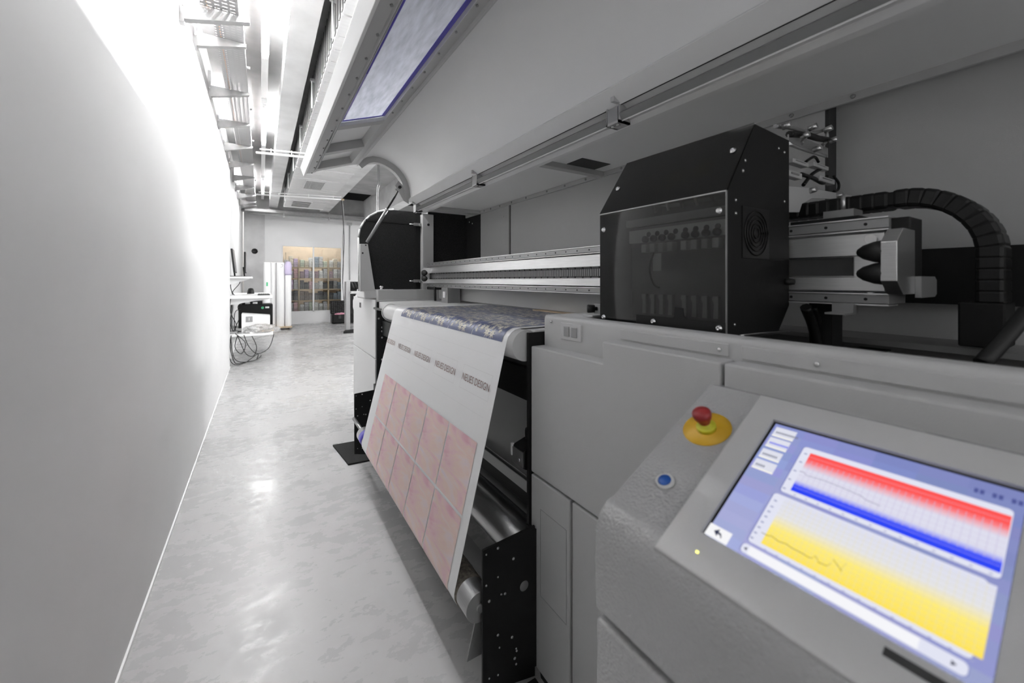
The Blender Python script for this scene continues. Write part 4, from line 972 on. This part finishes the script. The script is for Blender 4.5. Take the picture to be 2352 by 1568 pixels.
def patch(bm, y0, y1, t0, t1, h, n=1, uv=None, m=1):
    rows = []
    for i in range(n+1):
        t = t0+(t1-t0)*i/n; rows.append([bm.verts.new(SH(y0+(y1-y0)*j/m, t, h)) for j in range(m+1)])
    for i, (A, B) in enumerate(zip(rows, rows[1:])):
        for j in range(m):
            f = bm.faces.new((A[j], A[j+1], B[j+1], B[j])); f.smooth = True
            if uv is not None:
                for l, (a, b) in zip(f.loops, ((j, i), (j+1, i), (j+1, i+1), (j, i+1))): l[uv].uv = (y0+(y1-y0)*a/m, t0+(t1-t0)*b/n)
    return bm
sh = thing('printed_sheet', 'white printed film hanging over the front roller with navy flowers and pink tiles', 'printed sheet', (0.6, 1.8, 0.33))
bm = patch(bmesh.new(), SY0, SY1, -0.62, LS+0.20, -0.0007, 90)
bm.normal_update(); n0 = sum(f.normal.x for f in bm.faces)
if n0 > 0: bmesh.ops.reverse_faces(bm, faces=bm.faces[:])
bm.normal_update(); bmesh.ops.solidify(bm, geom=bm.faces[:], thickness=0.0006)
obj('film', bm, M['paper'], sh, smooth=True)
TY = [1.178+0.2335*k for k in range(6)]; GAP = 0.010
NV = [1.163+.2305*k for k in range(6)]
bm = bmesh.new(); rows = [(0.005, -0.285), (-0.295, -0.60)]
for k in range(5):
    for t1, t0 in rows: patch(bm, NV[k]+(.003 if k else 0), NV[k+1]-.003, t0, t1, 0.0006, 26)
obj('navy_print', bm, M['navy'], sh, label='navy blue printed field')
bm = bmesh.new(); bmd = bmesh.new(); rng = random.Random(11); fl = []
def flower(bmA, y, t, r, h, k0, pet):
    vs_ = []
    n = pet*2
    for i in range(n):
        a = k0+math.pi*2*i/n; rr = r*(rng.uniform(.85, 1.1) if i % 2 == 0 else 0.40)
        vs_.append((y+rr*math.cos(a)*1.0, t+rr*math.sin(a)))
    c = bmA.verts.new(SH(y, t, h)); prev = None
    for q in (0.34, 0.67, 1.0):
        ring = [bmA.verts.new(SH(y+(a-y)*q, t+(b-t)*q, h)) for a, b in vs_]
        for i in range(n):
            j = (i+1) % n
            bmA.faces.new((c, ring[i], ring[j]) if prev is None else (prev[i], ring[i], ring[j], prev[j]))
        prev = ring
tile_fl = []
for _ in range(900):
    y, t, r = rng.uniform(0.020, .206), rng.uniform(0.020, .265), rng.choice((.013, .017, .021, .024, .026))
    if all(math.hypot(y-a, t-b) > (r+c)*0.66 for a, b, c in tile_fl): tile_fl.append((y, t, r))
for k in range(5):
    for t1, t0 in rows:
        for (y, t, r) in tile_fl:
            yy, tt = NV[k]+.002+y, t1+0.004-t
            flower(bm, yy, tt, r, 0.0012, y*40, 9 if r > .015 else 7); flower(bmd, yy, tt, r*.28, 0.0016, 0, 5)
            flower(bmd, yy-r*.55, tt+r*.5, r*.22, 0.0016, 0.4, 4)
obj('edelweiss_print', bm, M['cream'], sh, label='cream star flowers printed on navy'); obj('flower_centre_print', bmd, M['cream_dark'], sh)
bm = bmesh.new(); uv = bm.loops.layers.uv.new('uv')
rowst = [(0.345, 0.574), (0.584, LS+0.10)]
for k in range(5):
    for r_, (t0, t1) in enumerate(rowst):
        y0, y1 = TY[k]+.006, TY[k+1]-.002
        n = 12; rowsv = []
        for i in range(n+1):
            t = t0+(t1-t0)*i/n; rowsv.append([bm.verts.new(SH(y, t, 0.0006)) for y in (y0, y1)])
        for i, (A, B) in enumerate(zip(rowsv, rowsv[1:])):
            f = bm.faces.new((A[0], A[1], B[1], B[0])); f.smooth = True
            for l, (a, b) in zip(f.loops, ((0, i), (1, i), (1, i+1), (0, i+1))): l[uv].uv = (a*1.0+7.3*(0), b/n*1.0*(t1-t0)/.229)
obj('watercolour_print', bm, M['tile'], sh, label='pale pink and peach watercolour tiles')
bm = bmesh.new()
for k in range(5):
    y0, y1 = 1.173+.281*k, min(1.397+.281*k, SY1-.003); t0, t1 = 0.121, 0.207
    for (a, b, c, d) in ((y0, y1, t0, t0+.0009), (y0, y1, t1, t1+.0009), (y0, y0+.0011, t0, t1), (y1-.0011, y1, t0, t1)): patch(bm, a, b, c, d, 0.0006)
patch(bm, TY[0], TY[5], 0.06, 0.0606, 0.0006)
patch(bm, TY[0], TY[5], 0.262, 0.2626, 0.0006)
obj('frame_print', bm, M['ink_grey'], sh)
cu = bpy.data.curves.new('lettering', 'FONT'); cu.body = 'NEUES DESIGN'; cu.size = 1.0; cu.resolution_u = 3
to = bpy.data.objects.new('lettering', cu); COL.objects.link(to)
dg = bpy.context.evaluated_depsgraph_get(); tm = bpy.data.meshes.new_from_object(to.evaluated_get(dg)); 
cu.body = 'UES DESIGN'; dg.update(); tm2 = bpy.data.meshes.new_from_object(to.evaluated_get(bpy.context.evaluated_depsgraph_get())); bpy.data.objects.remove(to)
xs = [v.co.x for v in tm.vertices]; ys = [v.co.y for v in tm.vertices]; x0_, x1_, y0_, y1_ = min(xs), max(xs), min(ys), max(ys)
for k in range(5):
    bm = bmesh.new(); bm.from_mesh(tm if k < 4 else tm2)
    xs = [v.co.x for v in bm.verts]; x0_, x1_ = min(xs), max(xs)
    yl, yr = 1.391+.28*k, 1.179+.28*k
    if k == 4: yl = SY1-.006
    for v in bm.verts:
        a = (v.co.x-x0_)/(x1_-x0_); b = (v.co.y-y0_)/(y1_-y0_)
        v.co = SH(yl+(yr-yl)*a, 0.1775-0.0255*b, 0.0007)
    bmesh.ops.recalc_face_normals(bm, faces=bm.faces[:])
    obj('lettering_print', bm, M['ink_brown' if k < 2 else 'ink_brown'], sh, label='brown NEUES DESIGN lettering')
ws = thing('take_up_shaft', 'polished steel take-up shaft holding the lower end of the printed film', 'shaft', (C2[0], 1.8, C2[1]))
obj('tube', cyl(bmesh.new(), (C2[0], 1.058, C2[1]), (C2[0], 2.64, C2[1]), 0.0445, 40), M['steel'], ws)
obj('wound_layers', lathe(bmesh.new(), (C2[0], 1.125, C2[1]), (0, 1, 0), [(0.042, 0), (0.0478, 0.004), (0.0478, 1.34), (0.042, 1.345)], 40), M['fluff'], ws)
obj('tape_band', cyl(bmesh.new(), (C2[0], 2.50, C2[1]), (C2[0], 2.58, C2[1]), 0.0455, 32), M['tape'], ws)
obj('end_journal', cyl(bmesh.new(), (C2[0], 2.64, C2[1]), (C2[0], 2.966, C2[1]), 0.012, 16), M['dark_steel'], ws)
obj('end_journal', cyl(bmesh.new(), (C2[0], 1.05, C2[1]), (C2[0], 1.06, C2[1]), 0.012, 16), M['dark_steel'], ws)
a = [PZ(u, v, 0.012) for u, v in ((764, 1021), (800, 1065), (850, 1055), (880, 1000), (815, 1012))]
tag(obj('floor_mat', prism(bmesh.new(), [(p.x, p.y) for p in a], 0.0, 0.012, 'z', bev=0.002), M['black_felt']), 'dark speckled rubber mat on the floor by the far take-up plate', 'mat')

# ------------------------------------------------------------------ wall desk in the recess
def shelf(name, label, x1, y0, y1, z, th, group=None):
    t = thing(name, label, 'shelf' if name != 'wall_desk' else 'desk', (WX2, (y0+y1)/2, z), group)
    obj('top', box(WX2+.001, x1, y0, y1, z-th, z, bev=0.003), M['desk'], t)
    for y in (y0+.12, y1-.12):
        obj('bracket', prism(bmesh.new(), [(WX2+.001, z-th), (x1-.04, z-th), (x1-.04, z-th-.012), (WX2+.02, z-th-.10), (WX2+.001, z-th-.10)], y-.008, y+.008), M['white_metal'], t)
    return t
shelf('wall_shelf', 'narrow white wall shelf carrying two monitors in the recess', -0.125, 7.50, 8.35, 1.355, 0.028)
shelf('wall_desk', 'white wall desk below the monitors with papers and keyboard', 0.15, 7.45, 9.3, 1.055, 0.042)
shelf('low_wall_shelf', 'low white shelf under the desk carrying a computer and packages', 0.16, 7.34, 8.9, 0.475, 0.035)
for i, (x, y, h, tilt, lab) in enumerate(((-0.345, 7.72, 0.43, 0.10, 'thin black monitor nearest the wall seen edge on'), (-0.225, 7.98, 0.40, 0.0, 'thin black monitor right of the other seen edge on'))):
    t = thing('monitor', lab, 'monitor', (x, y, 1.355))
    b = bmesh.new(); bx(b, -.012, .014, -.24, .24, 0.06, h, bev=.004); bmesh.ops.transform(b, matrix=Matrix.Rotation(-tilt, 4, 'Y'), verts=b.verts)
    obj('case', b, M['black_plastic'], t, local=True)
    b = bmesh.new(); bx(b, .0142, .0152, -.225, .225, 0.075, h-.015); bmesh.ops.transform(b, matrix=Matrix.Rotation(-tilt, 4, 'Y'), verts=b.verts)
    obj('display', b, M['dark_steel'], t, local=True)
    obj('foot', box(-.07, .09, -.11, .11, 0, .012, bev=.004), M['black_plastic'], t, local=True)
    obj('neck', prism(bmesh.new(), [(-.02, .01), (.0, .01), (-.012, .16), (-.035, .16)], -.03, .03), M['black_plastic'], t, local=True)
t = thing('keyboard', 'flat dark keyboard on the right edge of the white desk', 'keyboard', (0.02, 7.7, 1.055))
obj('base', box(-.07, .10, -.15, .25, 0, .016, bev=.004), M['black_plastic'], t, local=True)
b = bmesh.new()
for i in range(5):
    for j in range(12): bx(b, -.06+i*.03, -.036+i*.03, -.14+j*.031, -.114+j*.031, .016, .021)
obj('keys', b, M['belt'], t, local=True)
t = thing('desk_device', 'small black round device standing on the desk', 'device', (-0.16, 8.6, 1.055))  # small round device, no part of a lamp
obj('body', lathe(bmesh.new(), (0, 0, 0), (0, 0, 1), [(.055, 0), (.055, .02), (.05, .06), (.035, .095), (0, .105)], 20), M['black_plastic'], t, local=True)
for i, (x, y, r, lab) in enumerate(((-0.25, 7.62, .1, 'white paper sheet lying nearest on the desk'), (-0.12, 7.95, -.2, 'white paper sheet lying behind the nearest one on the desk'))):
    o = obj('paper_sheet', box(-.105, .105, -.15, .15, 0, .004), M['paper_matt']); o.location = (x, y, 1.0552+.0045*i); o.rotation_euler.z = r; tag(o, lab, 'paper', 'papers on the desk')
t = thing('desktop_computer', 'dark computer with green dot sticker on the low shelf', 'computer', (-0.03, 8.45, 0.475))
obj('case', box(-.30, .20, -.18, .25, 0, .40, bev=.006), M['black_plastic'], t, local=True)
obj('front_face', box(.20-.0, .206, -.17, .24, .01, .39), M['dark_steel'], t, local=True)
obj('sticker', cyl(bmesh.new(), (.05, -.18, .34), (.05, -.184, .34), .022, 20), M['green'], t, local=True)
obj('name_tag', box(.09, .15, -.183, -.18, .33, .36), M['paper_matt'], t, local=True)
t = thing('network_switch', 'flat black network switch on top of the computer', 'switch', (-0.13, 8.40, 0.875))
obj('case', box(-.15, .15, -.10, .10, 0, .055, bev=.003), M['black_plastic'], t, local=True)
for x in (-.07, .04): obj('port_label', box(x-.035, x+.035, -.103, -.10, .012, .045), M['paper_matt'], t, local=True)
t = thing('white_carton', 'slanted white cardboard box with grey square mark on low shelf', 'box', (-0.06, 7.66, 0.475))
obj('carton', prism(bmesh.new(), [(-.20, 0), (.18, 0), (.18, .255), (-.20, .30)], -.16, .14, bev=.004), M['white_box'], t, local=True)
obj('printed_mark', box(-.145, -.055, -.1622, -.1602, .17, .255), M['alu_dark'], t, local=True)
obj('printed_mark', box(-.103, -.097, -.1632, -.1622, .19, .235), M['paper_matt'], t, local=True)
b = bmesh.new(); bmesh.ops.create_icosphere(b, subdivisions=4, radius=1)
rng = random.Random(5)
from mathutils import noise as mn
for v in b.verts:
    k = 1+0.35*mn.noise(v.co*2.6)+0.16*mn.noise(v.co*7)
    v.co = Vector((v.co.x*.225*k, v.co.y*.07*k, max(-.045, v.co.z*.085*k)))
t = thing('plastic_bag', 'crumpled clear plastic bag of papers in front of the white carton', 'bag', (0.01, 7.415, 0.52))
obj('film', b, M['plastic_bag'], t, smooth=True, local=True)
obj('contents', box(-.16, .15, -.045, .05, -.044, -.02, bev=.006), M['paper_matt'], t, local=True)
obj('contents', box(-.05, .16, -.055, .03, -.02, -.008), M['chip'], t, local=True)
cabs = [((-.40, 7.5, 1.01), (-.42, 7.5, .75), (-.40, 7.48, .52), (-.37, 7.40, .2), (-.30, 7.40, .06), (-.12, 7.6, .012), (-.02, 7.9, .012), (.0, 8.1, .012)),
        ((-.38, 7.45, .47), (-.41, 7.42, .25), (-.36, 7.42, .05), (-.22, 7.5, .012), (-.05, 7.7, .10), (-.06, 7.75, .012)),
        ((-.33, 7.42, .50), (-.20, 7.38, .35), (-.25, 7.36, .20), (-.33, 7.38, .30), (-.30, 7.40, .47)),
        ((-.38, 7.46, .47), (-.39, 7.40, .30), (-.34, 7.40, .08), (-.28, 7.50, .012), (-.16, 7.62, .012)),
        ((-.22, 7.40, .47), (-.16, 7.38, .30), (-.05, 7.38, .18), (.10, 7.40, .25), (.17, 7.42, .46)),
        ((-.30, 7.41, .47), (-.20, 7.38, .20), (-.10, 7.38, .15), (-.06, 7.39, .28), (-.12, 7.40, .45)),
        ((-.40, 7.6, 1.0), (-.38, 7.55, .85), (-.41, 7.55, .65), (-.36, 7.5, .50)),
        ((-.37, 7.6, 1.0), (-.40, 7.58, .8), (-.33, 7.6, .60), (-.37, 7.55, .49)),
        ((-.28, 8.3, .90), (-.33, 8.1, .86), (-.30, 7.9, .70), (-.36, 7.7, .52)),
        ((-.28, 8.33, .80), (-.36, 8.0, .78), (-.36, 7.7, .60), (-.33, 7.6, .49)),
        ((-.38, 7.7, 1.33), (-.41, 7.7, 1.22), (-.38, 7.65, 1.07)), ((-.28, 7.8, 1.33), (-.30, 7.8, 1.24), (-.38, 7.7, 1.12), (-.36, 7.65, 1.065))]
cl = ['looping out along the floor from the desk', 'touching the floor nearest the lining wall', 'making a small loop below the low shelf', 'trailing on the floor below the low shelf', 'sagging in a wide loop from the low shelf to the bag', 'hanging in a narrow loop under the low shelf', 'running down the wall from the desk', 'running down beside the wall cable under the desk', 'leading from the network switch', 'leading from the computer', 'dropping from the monitor shelf by the wall', 'dropping from the monitor shelf towards the desk']
cabs = [[(x, y-.14 if (1 <= i <= 5 and y < 7.47) else y, z) for x, y, z in p] for i, p in enumerate(cabs)]
for p, l in zip(cabs, cl): tag(obj('cable', tube(bmesh.new(), p, .0055, 8, 6), M['rubber']), 'thin black cable '+l, 'cable', 'cables at the wall desk')
b = bmesh.new()
for k in range(9):
    pts = [(-.40+.16*mn.noise(Vector((k, i*.9, 0)))+.06, 7.55+.10*mn.noise(Vector((i, k*1.7, 3))), .50+.05*abs(mn.noise(Vector((k, i, 8))))*2) for i in range(8)]
    tube(b, pts, .006, 6, 4)
tag(obj('cable_tangle', b, M['rubber']), 'tangle of black cables heaped on the low shelf by the wall', 'cables', None, 'stuff')
t = thing('power_strip', 'grey power strip lying on the low shelf under the tangle', 'power strip', (-.36, 7.5, .475))
obj('body', box(-.05, .05, -.05, .18, 0, .035, bev=.004), M['alu_dark'], t, local=True)
for k in range(3): obj('socket', cyl(bmesh.new(), (0, -.01+.06*k, .035), (0, -.01+.06*k, .037), .018, 16), M['black_plastic'], t, local=True)
t = thing('wall_cable_duct', 'slim white cable duct running up the wall from the desk', 'duct', (WX2, 7.36, 1.3))
obj('channel', box(WX2+.001, WX2+.03, 7.34, 7.38, 1.2, 2.9, bev=.003), M['white_metal'], t)
obj('box', box(WX2+.001, WX2+.04, 7.32, 7.40, 2.3, 2.38, bev=.003), M['white_metal'], t)
# ------------------------------------------------------------------ standing rolls
t = thing('roll_dolly', 'low wooden dolly on castors carrying the upright white rolls', 'dolly', (0.36, 12.3, 0))
obj('board', box(0.04, 0.69, 11.98, 12.62, 0.055, 0.085, bev=.003), M['wood'], t)
for x in (0.10, 0.62):
    for y in (12.04, 12.56): obj('castor', cyl(bmesh.new(), (x-.012, y, .028), (x+.012, y, .028), .028, 16), M['rubber'], t)
rl = [(0.13, 12.12, 1.76, .085, 'upright white roll with a green sticker, leftmost on the dolly'), (0.265, 12.24, 1.765, .075, 'upright white roll second from the left on the dolly'), (0.43, 12.14, 1.765, .092, 'tall upright white roll with a dark pen mark near its top'), (0.605, 12.12, 1.43, .075, 'shorter upright white roll at the right end of the dolly'), (0.57, 12.36, 1.60, .09, 'upright roll wrapped in lilac film behind the shorter white roll'), (0.24, 12.42, 1.66, .09, 'upright white roll half hidden behind the leftmost two')]
for i, (x, y, h, r, lab) in enumerate(rl):
    t = thing('paper_roll', lab, 'roll', (x, y, .085), 'rolls on the dolly')
    obj('wrap', lathe(bmesh.new(), (0, 0, 0), (0, 0, 1), [(r*.96, 0), (r, .01), (r, h-.105), (r*.95, h-.09), (r*.45, h-.09), (r*.42, h-.11), (0, h-.11)], 28), M['paper_matt'] if i != 4 else mat('lilac_film', (0.55, 0.50, 0.66), 0.4), t, local=True)
    obj('core', lathe(bmesh.new(), (0, 0, h-.12), (0, 0, 1), [(r*.42, 0), (r*.42, .034), (r*.34, .034), (r*.34, .005), (0, .005)], 20), M['chip'], t, local=True)
    if i == 0: obj('sticker', box(-.022, .018, -r-.002, -r+.004, 1.06, 1.16), M['green'], t, local=True)
    if i == 2: obj('pen_mark', tube(bmesh.new(), [(-.01, -r-.0015, 1.55), (.03, -r*.95-.003, 1.555), (.045, -r*.9-.003, 1.60), (.03, -r*.95-.003, 1.63), (.012, -r-.0015, 1.60)], .003, 6), M['black_plastic'], t, local=True)
o = obj('film_wad', lathe(bmesh.new(), (0, 0, 0), (0, 0, 1), [(.07, 0), (.085, .05), (.08, .15), (.09, .25), (.06, .36), (0, .37)], 14), mat('lilac_wad', (0.56, 0.50, 0.68), .5)); o.location = (0.605, 12.12, 1.43-.005); tag(o, 'crumpled lilac film stuffed on top of the shorter white roll', 'film')
# ------------------------------------------------------------------ open black case
t = thing('equipment_case', 'open black hard case with quilted lid on the floor by the far wall', 'case', (2.1, 13.1, 0))
b = bmesh.new(); bx(b, 1.78, 2.42, 12.85, 13.2, 0.02, 0.03); bx(b, 1.78, 1.80, 12.85, 13.2, 0.02, .27); bx(b, 2.40, 2.42, 12.85, 13.2, .02, .27); bx(b, 1.78, 2.42, 12.85, 12.87, .02, .27); bx(b, 1.78, 2.42, 13.18, 13.2, .02, .27)
obj('tub', b, M['black_plastic'], t)
obj('latch', box(1.95, 2.02, 12.835, 12.85, .15, .25, bev=.003), M['belt'], t); obj('latch', box(2.2, 2.27, 12.835, 12.85, .15, .25, bev=.003), M['belt'], t)
obj('handle', tube(bmesh.new(), [(2.04, 12.85, .14), (2.05, 12.81, .13), (2.17, 12.81, .13), (2.18, 12.85, .14)], .012), M['rubber'], t)
b = bmesh.new(); bx(b, 1.78, 2.42, 13.21, 13.30, .27, .67, bev=.02)
obj('lid', b, M['black_plastic'], t)
b = bmesh.new()
for i in range(11):
    for j in range(7): lathe(b, (1.83+i*.054, 13.21, .31+j*.053), (0, -1, 0), [(.024, 0), (.012, .012), (0, .015)], 6)
obj('foam', b, M['belt'], t)
for x in (1.82, 2.36): obj('foot', cyl(bmesh.new(), (x, 12.9, 0), (x, 12.9, .02), .018, 10), M['rubber'], t)
b = bmesh.new(); bmesh.ops.create_icosphere(b, subdivisions=3, radius=1)
for v in b.verts: k = 1+.4*mn.noise(v.co*3); v.co = Vector((v.co.x*.15*k, v.co.y*.09*k, v.co.z*.045*k))
o = obj('pink_cloth', b, M['pink'], None, smooth=True); o.location = (2.03, 12.98, .27); tag(o, 'pink cloth lying in the open black case', 'cloth')
# ------------------------------------------------------------------ machine at the far right
t = thing('embroidery_machine', 'dark machine with a row of black spool loops behind the grey cabinet', 'machine', (1.95, 10.8, 0))
obj('post', box(1.80, 1.90, 10.7, 10.95, .03, 1.26, bev=.005), M['alu_dark'], t)
obj('panel', box(1.90, 3.0, 10.75, 10.9, .45, .95), M['paint_dark'], t)
obj('tray', box(1.90, 2.9, 10.55, 10.75, .98, 1.02), M['paint_light'], t)
obj('head', box(1.90, 3.0, 10.78, 10.95, 1.02, 1.26), M['black'], t)
for k in range(5): obj('spool_loop', tube(bmesh.new(), [(1.93+k*.075, 10.74, 1.24), (1.945+k*.075, 10.70, 1.20), (1.965+k*.075, 10.68, 1.13), (1.985+k*.075, 10.70, 1.09), (1.975+k*.075, 10.74, 1.08)], .017), M['rubber'], t)
obj('foot', prism(bmesh.new(), [(1.69, 10.40), (3.0, 10.40), (3.0, 10.47), (1.80, 10.49), (1.95, 10.66), (2.0, 10.75), (1.80, 10.75)], 0, .055, 'z'), M['black'], t)
b = bmesh.new(); bmesh.ops.create_icosphere(b, subdivisions=3, radius=1)
for v in b.verts: k = 1+.15*mn.noise(v.co*2); v.co = Vector((v.co.x*.12*k, v.co.y*.1*k, max(-.2, v.co.z*.27*k)))
o = obj('white_sack', b, M['paper_matt'], None, smooth=True); o.location = (2.07, 10.62, .70); 
o.parent = t; o.location = Vector((2.07, 10.62, .70))-Vector((1.95, 10.8, 0)); o.name = 'collection_bag'; o['label'] = 'white collection bag'
o = obj('knee_bracket', box(2.0, 2.14, 10.58, 10.75, .47, .51), M['black'], t)
for k, pts in enumerate(([PY(785, 458, 8.97), PY(789, 520, 9.4), PY(790, 560, 9.8), PY(787, 640, 10.4), PY(790, 690, 10.65)], [PY(786, 458, 9.0), PY(790, 505, 9.4), PY(787, 555, 9.9), PY(789, 610, 10.3), PY(787, 660, 10.5), PY(794, 700, 10.68)])):
    tag(obj('hanging_cable', tube(bmesh.new(), pts, .008, 8), M['alu_dark' if k else 'black_plastic']), ('dark' if k == 0 else 'grey')+' cable hanging from the conduit end down to the dark machine', 'cable', 'cables hanging from the ceiling')
for k, (u, dy) in enumerate(((866, 0), (871, .05))):
    a = PY(u, 380, 7.0); z1 = PY(u, 490, 7.0).z
    tag(obj('hanging_cable', tube(bmesh.new(), [(a.x, 7.0+dy, 3.56), (a.x+.02, 7.0+dy, 3.0), (a.x-.01, 7.0+dy, 2.7), (a.x+.01, 7.0+dy, 1.2), (a.x, 7.0+dy, .0)], .009, 8), M['alu_dark']), ('left' if k == 0 else 'right')+' cable of the pair hanging from the ceiling slab behind the hood arch', 'cable', 'cables hanging from the ceiling')
# ------------------------------------------------------------------ storage shelves behind the window
zs = [0.34, 0.68, 1.02, 1.36, 1.70]
xsu = [0.56, 0.98, 1.38, 1.80, 2.22]
t = thing('storage_rack', 'pale timber storage rack with wire fronts seen through the window', 'rack', (1.4, 14.0, 0))
for z in zs: obj('shelf_board', box(0.54, 2.26, 13.80, 14.30, z-.022, z), M['wood'], t)
for x in xsu:
    for y in (13.80, 14.25): obj('upright', box(x-.02, x+.02, y, y+.05, 0, 2.0), M['wood'], t)
b = bmesh.new()
for z in zs:
    for k in range(5): cyl(b, (0.54, 13.78, z+.015+.03*k), (2.26, 13.78, z+.015+.03*k), .0028, 6)
    x = 0.56
    while x < 2.26: cyl(b, (x, 13.782, z+.005), (x, 13.782, z+.14), .0022, 5); x += .06
obj('wire_front', b, M['galv'], t)
obj('chest', box(1.62, 2.20, 14.0, 14.3, 1.95, 2.24), M['chip'], t) if False else None
pal = [('grey', (.52, .52, .54)), ('white', (.80, .80, .81)), ('lilac', (.56, .45, .64)), ('pale green', (.55, .62, .52)), ('brown', (.22, .17, .15)), ('dark', (.10, .10, .11)), ('pink', (.70, .48, .52)), ('blue grey', (.32, .38, .46)), ('mauve', (.42, .30, .36)), ('cream', (.66, .60, .50))]
pm_ = {n: mat(n.replace(' ', '_')+'_fabric', c, .7, noise=.25, nscale=25) for n, c in pal}
rng = random.Random(21); rows_ = ['bottom', 'second', 'third', 'fourth', 'top']
pref = {4: ['blue grey', 'grey', 'white', 'pale green', 'cream', 'grey'], 3: ['mauve', 'grey', 'lilac', 'mauve', 'lilac', 'white'], 2: ['grey', 'dark', 'white', 'brown', 'grey', 'dark'], 1: ['dark', 'blue grey', 'dark', 'brown', 'dark', 'brown'], 0: ['pink', 'grey', 'pale green', 'mauve', 'pink', 'white']}
for r_, z in enumerate(zs):
    n = 0
    for c in range(4):
        for k in range(3):
            w = .118; x = xsu[c]+.03+w/2+k*(w+.006)
            nm = rng.choice(pref[r_]+[rng.choice(pal)[0]]); h = rng.uniform(.20, .30) if r_ < 4 else rng.uniform(.16, .34)
            b = bmesh.new(); nl = 4
            for q in range(nl):
                bx(b, -w/2+rng.uniform(0, .008), w/2-rng.uniform(0, .008), -.17+rng.uniform(0, .02), .17, h*q/nl+.001, h*(q+1)/nl-.001, bev=.009)
            o = obj('fabric_stack', b, pm_[nm]); o.location = (x, 14.03, z); n += 1
            tag(o, '%s folded fabric stack, %s from the left on the %s storage shelf' % (nm, ORD[n-1], rows_[r_]), 'fabric', 'fabric stacks on the storage shelves')
for i, (x0, x1, h) in enumerate(((0.66, 0.95, .2), (1.72, 2.15, .34))):
    tag(obj('cardboard_box', box(x0, x1, 14.45, 14.8, 0, 1.98+h, bev=.004), M['chip']), 'tall beige board box behind the storage rack, %s one' % ('left', 'right')[i], 'box')
